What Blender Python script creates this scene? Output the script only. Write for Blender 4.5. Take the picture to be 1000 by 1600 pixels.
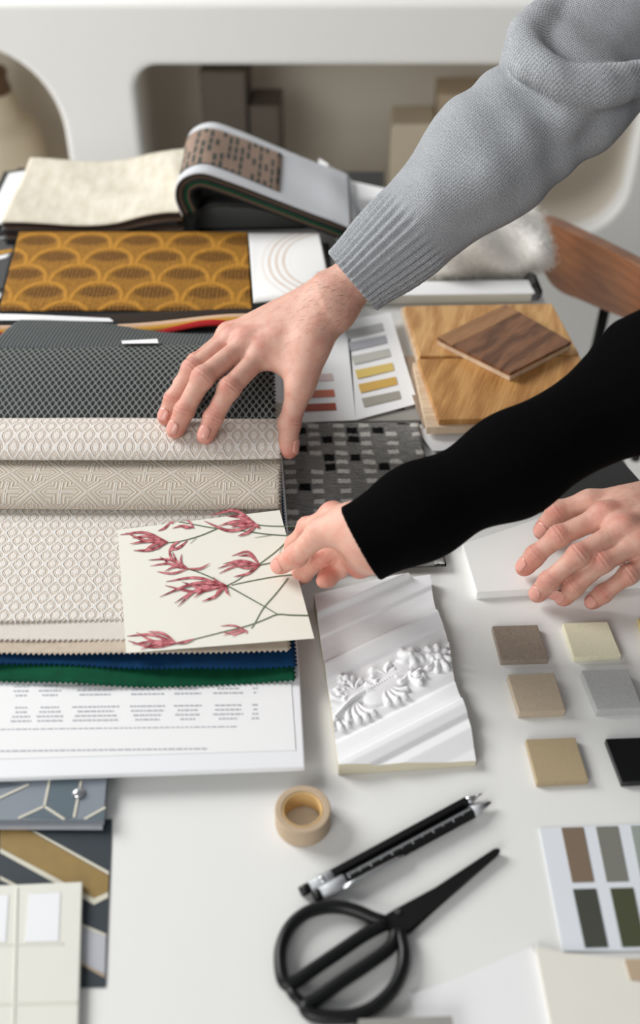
import bpy, bmesh, math, random
import numpy as np
from mathutils import Vector, Matrix
random.seed(7); rng = np.random.default_rng(7)
for o in list(bpy.data.objects): bpy.data.objects.remove(o, do_unlink=True)
SC = bpy.context.scene; COL = SC.collection
TZ = 0.74                      # table top above the floor
# ------------------------------------------------------------------ camera
H = 0.66; FPX = 1667.0; PITCH = math.radians(41.0)
cd = bpy.data.cameras.new('camera'); cam = bpy.data.objects.new('camera', cd); COL.objects.link(cam)
cd.sensor_fit = 'VERTICAL'; cd.sensor_height = 36.0; cd.lens = 36.0*FPX/1600.0
cam.location = (0, 0, TZ+H); cam.rotation_euler = (math.pi/2-PITCH, 0, 0)
cd.clip_start = 0.05; cd.clip_end = 60
cd.dof.use_dof = True; cd.dof.focus_distance = 0.93; cd.dof.aperture_fstop = 3.4
SC.camera = cam
# ------------------------------------------------------------------ world, daylight and added fill
W = bpy.data.worlds.new('world'); SC.world = W; W.use_nodes = True
bg = W.node_tree.nodes['Background']; bg.inputs[0].default_value = (0.93, 0.96, 1.0, 1); bg.inputs[1].default_value = 0.27
def area(name, loc, target, sx, sy, power, color):
    l = bpy.data.lights.new(name, 'AREA'); l.shape = 'RECTANGLE'; l.size = sx; l.size_y = sy; l.energy = power; l.color = color
    o = bpy.data.objects.new(name, l); COL.objects.link(o); o.location = loc
    o.rotation_euler = (Vector(target)-Vector(loc)).to_track_quat('-Z', 'Y').to_euler(); return o
area('window_daylight', (-2.3, 1.75, TZ+1.65), (0.0, 0.85, TZ), 1.4, 1.4, 98, (1.0, 0.997, 0.99))
area('front_fill', (-1.6, -2.2, TZ+1.5), (0.2, 2.0, TZ-.1), 1.8, 1.6, 62, (1.0, 0.99, 0.97))  # unseen fill lamp added behind the camera to brighten the storage unit and niches
SC.view_settings.view_transform = 'Standard'; SC.view_settings.look = 'None'
SC.view_settings.gamma = 1.0; SC.view_settings.use_curve_mapping = False
SC.view_settings.exposure = 0.0

# ------------------------------------------------------------------ helpers: projection onto real planes (table frame: z = 0 at the table top)
FW = np.array([0, math.cos(PITCH), -math.sin(PITCH)]); UPV = np.array([0, math.sin(PITCH), math.cos(PITCH)])
def ray(x, y): return FW+np.array([1., 0, 0])*(x-500)/FPX+UPV*(800-y)/FPX
def P(x, y, z=0.0): d = ray(x, y); return np.array([0, 0, H])+d*((z-H)/d[2])          # point at height z
def PD(x, y, t): return np.array([0, 0, H])+ray(x, y)*t                                 # point at distance t
def PY(x, y, Y): d = ray(x, y); return np.array([0, 0, H])+d*(Y/d[1])                   # point on the upright plane Y
def V(p): return Vector((p[0], p[1], p[2]+TZ))

# ------------------------------------------------------------------ helpers: objects
def props(o, label=None, cat=None, group=None, kind=None):
    if label: o['label'] = label
    if cat: o['category'] = cat
    if group: o['group'] = group
    if kind: o['kind'] = kind
    return o
def thing(name, loc, label, cat, group=None):
    o = bpy.data.objects.new(name, None); COL.objects.link(o); o.location = V(loc); o.empty_display_size = 0.03
    return props(o, label, cat, group)
def link(name, me, mats, parent=None, label=None, cat=None, group=None, kind=None, smooth=False):
    o = bpy.data.objects.new(name, me); COL.objects.link(o)
    for m in (mats if isinstance(mats, (list, tuple)) else [mats]): me.materials.append(m)
    if smooth:
        for p in me.polygons: p.use_smooth = True
    if parent is not None:
        o.parent = parent
        r = parent
        off = Vector((0, 0, 0))
        while r is not None: off += r.location; r = r.parent
        o.location = -off                 # meshes are written in world coordinates
    return props(o, label, cat, group, kind)
def mesh(verts, faces, uvs=None):
    me = bpy.data.meshes.new('m'); me.from_pydata([tuple(V(v)) for v in verts], [], [tuple(int(i) for i in f) for f in faces])
    if uvs is not None:
        l = me.uv_layers.new(name='UVMap'); li = np.empty(len(me.loops), int); me.loops.foreach_get('vertex_index', li)
        l.data.foreach_set('uv', np.asarray(uvs, float)[li].ravel())
    me.update(); return me
def origin_base(o):
    """move a one-mesh thing's origin to the centre of its base"""
    me = o.data; n = len(me.vertices); c = np.empty(n*3); me.vertices.foreach_get('co', c); c = c.reshape(-1, 3)
    p = np.array([(c[:, 0].min()+c[:, 0].max())/2, (c[:, 1].min()+c[:, 1].max())/2, c[:, 2].min()])
    c -= p; me.vertices.foreach_set('co', c.ravel()); o.location = Vector(p)+o.location; me.update(); return o
def prism(poly, z0, bevel=0.0, seg=2):
    """poly: list of top points (x, y, z) in order; goes straight down to z0 (number or list)"""
    n = len(poly); zs = z0 if isinstance(z0, (list, tuple)) else [z0]*n
    a = sum(poly[i][0]*poly[(i+1) % n][1]-poly[(i+1) % n][0]*poly[i][1] for i in range(n))
    if a < 0: poly = poly[::-1]; zs = list(zs)[::-1]
    vs = [tuple(p) for p in poly]+[(p[0], p[1], z) for p, z in zip(poly, zs)]
    fs = [tuple(range(n)), tuple(range(2*n-1, n-1, -1))]+[(i, i+n, (i+1) % n+n, (i+1) % n) for i in range(n)]
    xs = np.array([v[:2] for v in vs]); me = mesh(vs, fs, xs)
    if bevel > 0:
        bm = bmesh.new(); bm.from_mesh(me)
        bmesh.ops.bevel(bm, geom=bm.edges[:], offset=bevel, segments=seg, affect='EDGES', profile=0.5); bm.to_mesh(me); bm.free()
    return me
def qpx(pts, z): return [P(x, y, z) for x, y in pts]
def slab(name, pts, ztop, z0, mat, parent=None, bevel=0.0005, **k):
    o = link(name, prism(qpx(pts, ztop), z0, bevel), mat, parent, **k)
    return o if parent is not None else origin_base(o)
def tube(path, radii, n=16, cap=True, flat=1.0):
    """swept tube along a polyline; flat scales the second axis (upwards)"""
    path = [np.asarray(p, float) for p in path]; m = len(path)
    if not hasattr(radii, '__len__'): radii = [radii]*m
    vs, fs = [], []
    for i in range(m):
        t = path[min(i+1, m-1)]-path[max(i-1, 0)]; t /= np.linalg.norm(t)+1e-12
        u = np.cross(t, [0, 0, 1.0])
        if np.linalg.norm(u) < 1e-3: u = np.cross(t, [0, 1.0, 0])
        u /= np.linalg.norm(u); w = np.cross(u, t)
        for k in range(n):
            a = 2*math.pi*k/n; vs.append(path[i]+radii[i]*(math.cos(a)*u+flat*math.sin(a)*w))
    for i in range(m-1):
        for k in range(n): a, b = i*n+k, i*n+(k+1) % n; fs.append((a, b, b+n, a+n))
    if cap: fs.append(tuple(range(n))[::-1]); fs.append(tuple((m-1)*n+k for k in range(n)))
    return vs, fs
def merge(*parts):
    vs, fs = [], []
    for v, f in parts: k = len(vs); vs += list(v); fs += [tuple(i+k for i in q) for q in f]
    return vs, fs
def spline(pts, n):
    """Catmull-Rom through points"""
    p = np.asarray(pts, float); p = np.vstack([2*p[0]-p[1], p, 2*p[-1]-p[-2]]); out = []
    segs = len(p)-3
    for k in range(n):
        s = k/(n-1)*segs; i = min(int(s), segs-1); t = s-i; a, b, c, d = p[i:i+4]
        out.append(.5*((2*b)+(c-a)*t+(2*a-5*b+4*c-d)*t*t+(3*b-a-3*c+d)*t**3))
    return np.array(out)

# ------------------------------------------------------------------ helpers: materials
def lin(c):
    c = [v/255. for v in c]; return tuple(v/12.92 if v <= .04045 else ((v+.055)/1.055)**2.4 for v in c)
class X:                                   # a float socket with arithmetic
    def __init__(s, nb, sock): s.nb = nb; s.k = sock
    def m(s, op, *o): return s.nb.math(op, s, *o)
    def __add__(s, o): return s.m('ADD', o)
    __radd__ = __add__
    def __sub__(s, o): return s.m('SUBTRACT', o)
    def __rsub__(s, o): return s.nb.math('SUBTRACT', o, s)
    def __mul__(s, o): return s.m('MULTIPLY', o)
    __rmul__ = __mul__
    def __truediv__(s, o): return s.m('DIVIDE', o)
    def abs(s): return s.m('ABSOLUTE')
    def floor(s): return s.m('FLOOR')
    def fract(s): return s.m('FRACT')
    def cos(s): return s.m('COSINE')
    def sin(s): return s.m('SINE')
    def sqrt(s): return s.m('SQRT')
    def min(s, o): return s.m('MINIMUM', o)
    def max(s, o): return s.m('MAXIMUM', o)
    def gt(s, o): return s.m('GREATER_THAN', o)
    def mod2(s): return (s*0.5).fract()*2.0
    def step(s, a, b):                     # smooth step from a to b
        n = s.nb.t.nodes.new('ShaderNodeMapRange'); n.interpolation_type = 'SMOOTHSTEP'
        s.nb.put(n.inputs[0], s); n.inputs[1].default_value = a; n.inputs[2].default_value = b
        return X(s.nb, n.outputs[0])
class NB:
    def __init__(s, name, rough=0.6, spec=0.5):
        s.m = bpy.data.materials.new(name); s.m.use_nodes = True; s.t = s.m.node_tree
        s.b = s.t.nodes['Principled BSDF']; s.b.inputs['Roughness'].default_value = rough
        s.b.inputs['Specular IOR Level'].default_value = spec
    def put(s, i, v):
        if isinstance(v, X): s.t.links.new(v.k, i)
        elif hasattr(v, 'links') or hasattr(v, 'is_linked'): s.t.links.new(v, i)
        else: i.default_value = v
    def math(s, op, *a):
        n = s.t.nodes.new('ShaderNodeMath'); n.operation = op
        for i, v in enumerate(a): s.put(n.inputs[i], v)
        return X(s, n.outputs[0])
    def uv(s):
        n = s.t.nodes.new('ShaderNodeUVMap'); q = s.t.nodes.new('ShaderNodeSeparateXYZ'); s.t.links.new(n.outputs[0], q.inputs[0])
        return X(s, q.outputs[0]), X(s, q.outputs[1])
    def obj(s): return s.t.nodes.new('ShaderNodeTexCoord').outputs['Object']
    def uvs(s): return s.t.nodes.new('ShaderNodeUVMap').outputs[0]
    def vec(s, x, y, z=0.0):
        n = s.t.nodes.new('ShaderNodeCombineXYZ')
        for i, v in enumerate((x, y, z)): s.put(n.inputs[i], v)
        return n.outputs[0]
    def noise(s, vec, scale, detail=3, rough=.5):
        n = s.t.nodes.new('ShaderNodeTexNoise'); s.t.links.new(vec, n.inputs['Vector'])
        n.inputs['Scale'].default_value = scale; n.inputs['Detail'].default_value = detail; n.inputs['Roughness'].default_value = rough
        return X(s, n.outputs[0])
    def white(s, vec):
        n = s.t.nodes.new('ShaderNodeTexWhiteNoise'); n.noise_dimensions = '3D'; s.t.links.new(vec, n.inputs['Vector']); return X(s, n.outputs['Value'])
    def attr(s, name):
        n = s.t.nodes.new('ShaderNodeAttribute'); n.attribute_name = name; return X(s, n.outputs['Fac'])
    def mix(s, f, a, b):
        n = s.t.nodes.new('ShaderNodeMix'); n.data_type = 'RGBA'; s.put(n.inputs[0], f)
        for i, v in ((6, a), (7, b)):
            if isinstance(v, tuple): n.inputs[i].default_value = (*v, 1)
            else: s.t.links.new(v, n.inputs[i])
        return n.outputs[2]
    def color(s, v):
        i = s.b.inputs['Base Color']
        if isinstance(v, tuple): i.default_value = (*v, 1)
        else: s.t.links.new(v, i)
        return s
    def bump(s, h, dist, strength=1.0):
        n = s.t.nodes.new('ShaderNodeBump'); n.inputs['Distance'].default_value = dist; n.inputs['Strength'].default_value = strength
        s.put(n.inputs['Height'], h); s.t.links.new(n.outputs[0], s.b.inputs['Normal']); return s
def plain(name, rgb, rough=.5, var=.06, scale=60, bump=0.0, spec=.5, bscale=None, metal=0.0):
    n = NB(name, rough, spec); o = n.obj(); f = n.noise(o, scale)
    c = lin(rgb); n.color(n.mix(f, tuple(v*(1-var) for v in c), tuple(min(1, v*(1+var)) for v in c)))
    if bump: n.bump(n.noise(o, bscale or scale*6, 2), bump)
    n.b.inputs['Metallic'].default_value = metal
    return n.m
def cloth(name, rgb, rgb2=None, pitch=.0011, rough=.9, bump=.0004, mott=.12):
    n = NB(name, rough, .2); u, v = n.uv()
    w = (u*(2*math.pi/pitch)).sin()*(v*(2*math.pi/pitch)).sin(); f = w*.5+.5; g = n.noise(n.uvs(), 90, 4)
    c = lin(rgb); d = lin(rgb2) if rgb2 else tuple(x*.7 for x in c)
    n.color(n.mix(f*(1-mott)+g*mott*2-mott*.5, d, c)); n.bump(f+g*.5, bump); return n.m

# ================================================================== MATERIALS
TAU = 2*math.pi
M = {}
M['table'] = plain('table_white', (230, 230, 227), .38, .012, 9, .00008, .4, 300)
M['floor'] = plain('floor_pale', (228, 227, 223), .5, .04, 3)
M['wall'] = plain('wall_white', (222, 221, 216), .8, .02, 2)
M['plaster_unit'] = plain('white_moulded_shell', (234, 233, 229), .55, .015, 3)
M['niche'] = plain('niche_inside', (222, 214, 201), .7, .03, 3)
M['paper'] = plain('white_paper', (236, 236, 236), .75, .01, 40)
M['paper_warm'] = plain('warm_paper', (226, 224, 213), .8, .02, 30)
M['board_white'] = plain('white_binder_board', (234, 235, 237), .45, .01, 20)
M['black_cover'] = plain('black_cover', (22, 22, 23), .55, .1, 50, .0002)
M['ink'] = plain('grey_ink', (186, 188, 194), .8, .05, 50)
M['ink_dark'] = plain('dark_ink', (70, 74, 80), .8, .05, 50)
M['black'] = plain('black_satin', (12, 13, 14), .38, .1, 80, 0, .35)
M['black_matte'] = plain('black_matte', (9, 9, 9), .5, .1, 80, 0, .3)
M['steel'] = plain('brushed_steel', (196, 198, 200), .28, .05, 200, 0, .5, None, 1.0)
M['silver_plastic'] = plain('silver_plastic', (190, 193, 196), .35, .04, 80)

def m_honey(name, px, py, base=(219, 212, 203), hi=(243, 240, 235), lo=(186, 172, 156)):
    n = NB(name, .92, .15); u, v = n.uv()
    a = (u*(TAU/px)).cos(); b = (v*(TAU/py)).cos(); f = a+b
    line = 1.0-f.abs().step(.22, .5)
    core = f.abs().step(1.25, 1.6)
    ring = f.abs().step(.75, .95)*(1.0-f.abs().step(1.1, 1.3))
    thread = (u*(TAU/.0016)).sin()*.5+.5
    th2 = (v*(TAU/.0013)+u*900.0).sin()*.5+.5
    h = (line+core*.8).min(1.0)
    hh = h*(.5+.5*th2)+ring*thread*.40+(n.noise(n.vec(u, v*1.6), 800, 2, .7)-.35)*.75
    n.color(n.mix(hh.max(0.0).min(1.0), lin(lo), lin(hi))); n.bump(hh, .0009); return n.m
M['honey'] = m_honey('honeycomb_cream_weave', .0142, .0200, lo=(212, 199, 184), hi=(250, 247, 242))
M['ogee'] = m_honey('ogee_cream_weave', .0152, .0270, lo=(206, 192, 178), hi=(250, 246, 240))
def m_maze():
    n = NB('lattice_cream_weave', .92, .15); u, v = n.uv(); s = 1/.0245
    x = u*s; y = v*s; fx = (x.fract()-.5).abs(); fy = (y.fract()-.5).abs(); par = (x.floor()+y.floor()).mod2().gt(.5)
    st1 = ((fx-fy).abs()*6.0+.25).fract(); st0 = (fx.min(fy)*7.0+.25).fract()
    q = st1*par+st0*(1.0-par); h = (q-.5).abs().step(.12, .3)
    th = (u*(TAU/.0014)).sin()*(v*(TAU/.0014)).sin()*.5+.5
    hh = (1.0-h)*(.55+.45*th)+(n.noise(n.uvs(), 800, 2, .7)-.35)*.6
    n.color(n.mix(hh.max(0.0).min(1.0), lin((184, 170, 152)), lin((230, 223, 212)))); n.bump(hh, .0009); return n.m
M['maze'] = m_maze()
def m_net():
    n = NB('charcoal_mesh_weave', .6, .4); u, v = n.uv(); px, py = .0064, .0098
    f = (u*(TAU/px)).cos()+(v*(TAU/py)).cos()
    # two offset dot lattices
    hole = f.abs().step(.45, .95)
    th = (u*(TAU/.0016)+v*(TAU/.0022)).sin()*.5+.5
    thread = (1.0-hole)*(.55+.45*th)
    n.color(n.mix(thread, lin((5, 7, 7)), lin((126, 132, 129)))); n.bump(1.0-hole, .0016); return n.m
M['net'] = m_net()
def m_netback():
    n = NB('charcoal_fine_weave', .85, .2); u, v = n.uv()
    f = ((u+v)*(TAU/.0075)).sin()*((u-v)*(TAU/.0075)).sin()*.5+.5
    n.color(n.mix(f, lin((26, 30, 31)), lin((112, 116, 116)))); n.bump(f, .0008); return n.m
M['netback'] = m_netback()
def m_mustard():
    n = NB('mustard_cut_velvet', .85, .3); u, v = n.uv(); w, hgt = .0640, .0440
    y = v/hgt; r = y.floor(); x = u/w+r.mod2()*.5
    fx = (x.fract()-.5)*2.0; fy = 1.0-y.fract()
    d = (fx*fx*.92+fy*fy*.85).sqrt()
    d2 = (fx*fx*1.35+(fy-.42)*(fy-.42)*8.0).sqrt()
    arc = 1.0-(d-.88).abs().step(.02, .13)
    lens = 1.0-d2.step(.60, 1.05)
    rib = ((u*(TAU/.0046)).sin()*.5+.5)*((v*(TAU/.0046)).sin()*.35+.65)
    nz = n.noise(n.uvs(), 200, 4, .65)
    hh = arc*.42+.42-lens*(.50-.40*rib)+(nz-.5)*.9+rib*.06
    n.color(n.mix(hh.max(0.0).min(1.0), lin((84, 50, 8)), lin((190, 134, 44)))); n.bump(hh+nz*.3, .0020)
    n.b.inputs['Sheen Weight'].default_value = .25; n.b.inputs['Sheen Tint'].default_value = (*lin((230, 170, 70)), 1)
    return n.m
M['mustard'] = m_mustard()
def m_oatmeal():
    n = NB('oatmeal_fleck_weave', .92, .15); u, v = n.uv()
    a = n.noise(n.vec(u*1.0, v*.35), 75, 3); th = (u*(TAU/.0022)).sin()*(v*(TAU/.0022)).sin()*.5+.5
    n.color(n.mix((a-.5)*2.2+.5, lin((212, 204, 182)), lin((236, 229, 214)))); n.bump(th+a, .0006); return n.m
M['oatmeal'] = m_oatmeal()
def m_dashes():
    n = NB('taupe_dash_print', .9, .15); u, v = n.uv()
    cx = u*(1/.0085); cy = v*(1/.026)+n.white(n.vec(cx.floor(), 3.0))*.9
    h = n.white(n.vec(cx.floor(), cy.floor())); on = h.gt(.36)*(1.0-((cy.fract()-.5).abs().step(.36, .46)))*(1.0-((cx.fract()-.5).abs().step(.22, .34)))
    st = (u*(TAU/.0028)).sin()*.5+.5
    base = n.mix(st, lin((134, 112, 99)), lin((172, 148, 132)))
    n.color(n.mix(on, base, lin((78, 82, 76)))); n.bump(st, .0004); return n.m
M['dashes'] = m_dashes()
M['grey_linen'] = cloth('pale_grey_linen', (226, 227, 230), (206, 208, 212), .0016, mott=.2)
M['linen'] = cloth('beige_linen', (222, 207, 190), (188, 172, 152), .0017, mott=.5)
M['ivory_cloth'] = cloth('ivory_cloth', (240, 234, 226), (226, 218, 208), .0012)
M['blue_cloth'] = cloth('deep_blue_velvet', (4, 64, 108), (2, 30, 60), .0016, mott=.4)
M['green_cloth'] = cloth('emerald_velvet', (6, 96, 62), (2, 48, 34), .0016, mott=.4)
M['red_cloth'] = cloth('red_cloth', (190, 44, 44), (140, 24, 26), .002)
M['amber_cloth'] = cloth('amber_cloth', (214, 164, 70), (170, 120, 46), .002)
M['peach_cloth'] = cloth('peach_cloth', (222, 190, 160), (190, 156, 128), .002)
M['dark_cloth'] = cloth('dark_brown_cloth', (62, 50, 42), (36, 29, 25), .002)
M['taupe_cloth'] = cloth('taupe_cloth', (112, 94, 80), (80, 66, 56), .002)
M['charcoal_cloth'] = cloth('charcoal_cloth', (38, 42, 42), (20, 22, 23), .002)
def m_curlpage():
    n = NB('arc_printed_page', .8, .2); u, v = n.uv()
    d = ((u-.02)*(u-.02)+(v-.09)*(v-.09)*.45).sqrt(); k = ((d*(1/.0085)).fract()-.5).abs()
    on = (1.0-k.step(.12, .26))*d.step(.055, .060)*(1.0-d.step(.085, .092)); on = on*(.2+.6*n.noise(n.uvs(), 40))
    n.color(n.mix(on, lin((238, 237, 235)), lin((190, 150, 112)))); return n.m
M['curlpage'] = m_curlpage()
def m_rug():
    n = NB('grey_dashed_rug', .95, .1); u, v = n.uv()
    j = n.noise(n.vec(u*1.0, v*1.0), 55, 3)-.5
    streak = n.noise(n.vec(u*.16, v*1.5), 420, 3)
    cx = u*(1/.0265)+j*.22; cy = v*(1/.0128)+j*.38
    fx = (cx.fract()-.5).abs(); fy = (cy.fract()-.5).abs()
    r = n.white(n.vec(cx.floor(), cy.floor()))
    wmask = (1.0-fx.step(.16, .27))*(1.0-fy.step(.14, .30))*r.gt(.15)
    bx = ((cx+.5).fract()-.5).abs(); by = ((cy+.45).fract()-.5).abs()
    r2 = n.white(n.vec((cx+.5).floor(), (cy+.45).floor(), 5.0))
    bmask = (1.0-bx.step(.15, .28))*(1.0-by.step(.28, .46))*r2.gt(.60)
    base = n.mix(streak, lin((72, 71, 69)), lin((166, 164, 160)))
    c = n.mix(bmask, base, lin((22, 22, 23))); c = n.mix(wmask*(1.0-bmask), c, lin((206, 204, 199)))
    n.color(c); n.bump(streak+wmask*.6, .0016); return n.m
M['rug'] = m_rug()
def m_wood(name, lo, hi, scale=1.0, ang=0.0, rough=.42):
    n = NB(name, rough, .4); u, v = n.uv()
    ca, sa = math.cos(ang), math.sin(ang); a = u*ca+v*sa; b = v*ca-u*sa
    w = n.noise(n.vec(a*2.2, b*9.0), 5.0*scale, 4); g = n.noise(n.vec(a*3.0, b*90.0), 9*scale, 3)
    ring = (b*230.0*scale+w*16.0).sin()*.5+.5
    f = (ring*.5+(g-.5)*1.5+.25).max(0.0).min(1.0)
    n.color(n.mix(f, lin(lo), lin(hi))); n.bump(g, .00025); return n.m
M['oak'] = m_wood('oiled_oak', (164, 112, 58), (216, 172, 114), 1.0, math.radians(78))
M['oak2'] = m_wood('golden_oak', (152, 100, 48), (208, 158, 96), .8, math.radians(70))
M['walnut'] = m_wood('oiled_walnut', (66, 38, 24), (142, 98, 68), 1.1, math.radians(50), .35)
M['walnut_light'] = m_wood('walnut_sapwood', (138, 96, 62), (166, 122, 82), 1.1, math.radians(50), .35)
M['ply'] = m_wood('birch_ply_edge', (196, 170, 140), (226, 204, 176), 1.5, 0)
M['greywood'] = m_wood('grey_brown_veneer', (128, 110, 94), (158, 140, 122), 1.2, math.radians(80))
M['chairwood'] = m_wood('warm_walnut_chair', (106, 64, 37), (138, 88, 53), .9, .3, .32)
M['stone_grey'] = plain('grey_stone_board', (150, 148, 142), .6, .08, 40)
M['slate'] = plain('dark_slate_board', (58, 60, 60), .6, .1, 60, .0001)
M['plaster'] = plain('white_gypsum', (240, 240, 241), .6, .01, 80, .00006, .3, 500)
M['gypsum_raw'] = plain('raw_gypsum', (212, 204, 180), .8, .06, 60, .0002)
M['ceramic'] = plain('white_ceramic', (238, 238, 235), .3, .01, 40)
def m_stone(name, rgb, fleck=.25, rough=.45):
    n = NB(name, rough, .45); o = n.obj(); a = n.noise(o, 900, 2); b = n.noise(o, 350, 3); c = lin(rgb)
    n.color(n.mix((a*.7+b*.5-.1).step(.25, .75), tuple(x*(1-fleck) for x in c), tuple(min(1, x*(1+fleck*.6)) for x in c))); return n.m
M['tape'] = plain('tan_paper_tape', (186, 164, 138), .7, .05, 90)
M['tape_core'] = plain('tape_card_core', (208, 174, 118), .7, .05, 90)
def m_knit(name, lo, hi, pitch=.0017, rough=.95, sheen=.12, mela=1.15):
    n = NB(name, rough, .1); u, v = n.uv()
    a = (u*(1/pitch)).fract()-.5; ch = ((v*(1/(pitch*1.2))+a.abs()*1.1).fract()-.5).abs()
    wale = 1.0-(a.abs()*2.0).step(.7, 1.0); st = wale*(.5+ch)
    mel = n.noise(n.vec(u, v*.7), 950, 2, .7); big = n.noise(n.uvs(), 60, 3)
    f = st*.28+(mel-.5)*mela+.45+(big-.5)*.2
    n.color(n.mix(f.max(0.0).min(1.0), lin(lo), lin(hi))); n.bump(st+mel*.4, .0007)
    n.b.inputs['Sheen Weight'].default_value = sheen; n.b.inputs['Sheen Roughness'].default_value = .6
    return n.m
M['grey_knit'] = m_knit('grey_melange_knit', (52, 54, 58), (200, 203, 207))
M['black_knit'] = m_knit('black_fine_knit', (3, 3, 3), (7, 7, 8), .0012, sheen=0.0)
M['black_knit'].node_tree.nodes['Principled BSDF'].inputs['Specular IOR Level'].default_value = .05
def m_skin(name, base, red, rough=.42):
    n = NB(name, rough, .45); o = n.obj()
    mot = n.noise(o, 90, 4, .6); r = n.attr('red'); f = (r*.85+(mot-.5)*1.3+.08).max(0.0).min(1.0)
    n.color(n.mix(f, lin(base), lin(red)))
    fine = n.noise(o, 1400, 3, .6); cr = n.attr('crease')
    n.bump(fine*.5+mot*.9+cr*1.5, .0007)
    n.b.inputs['Subsurface Weight'].default_value = .18; n.b.inputs['Subsurface Scale'].default_value = .004
    n.b.inputs['Subsurface Radius'].default_value = (1.0, .35, .2); return n.m
M['skin_m'] = m_skin('skin_man', (213, 167, 148), (196, 110, 94))
M['skin_w'] = m_skin('skin_woman', (224, 176, 156), (208, 116, 98))
M['nail_m'] = plain('nail_man', (216, 156, 142), .25, .03, 200); M['nail_w'] = plain('nail_woman', (226, 162, 148), .2, .03, 200)
M['hair'] = plain('dark_arm_hair', (70, 46, 34), .6)

# ================================================================== STRUCTURE: floor, wall, table
def quadbox(name, x0, x1, y0, y1, z0, z1, mat, **k):
    return link(name, prism([(x0, y0, z1), (x1, y0, z1), (x1, y1, z1), (x0, y1, z1)], z0), mat, **k)
quadbox('floor', -4, 4, -2, 4.5, -TZ-.05, -TZ, M['floor'], kind='structure')
quadbox('wall_back', -4, 4, 2.9, 3.0, -TZ, 1.9, M['wall'], kind='structure')

tb = thing('work_table', (-.2, .75, -TZ), 'large white work table under all the material samples', 'table')
def ttop():
    a, b = P(845, 455), P(1000, 765); d = (b-a)/(a[1]-b[1])
    def R(y): return a+d*(a[1]-y)
    pts = []
    r0, r1 = R(1.47), R(.06); w = 1.0; nrm = np.array([-1, -.094, 0]); nrm /= np.linalg.norm(nrm)
    c = [r1, r0, r0+nrm*w, r1+nrm*w]; rad = .03
    for i in range(4):
        p, q, s = c[i], c[i-1], c[(i+1) % 4]; u = (q-p)/np.linalg.norm(q-p); v = (s-p)/np.linalg.norm(s-p)
        for k in range(7):
            t = k/6; A = p+u*rad; B = p+v*rad; pts.append((1-t)**2*A+2*t*(1-t)*p+t*t*B)
    return [np.array([p[0], p[1], 0]) for p in pts], c
tp, tc = ttop()
link('table_top', prism(tp, -.028, .002), M['table'], tb)
for p in tc:
    q = np.array([p[0], p[1]])+(np.mean([x[:2] for x in tc], 0)-p[:2])*.10
    vs, fs = tube([(q[0], q[1], -TZ), (q[0], q[1], -.028)], [.018, .026], 16); link('leg', mesh(vs, fs), M['table'], tb, smooth=True)

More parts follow.
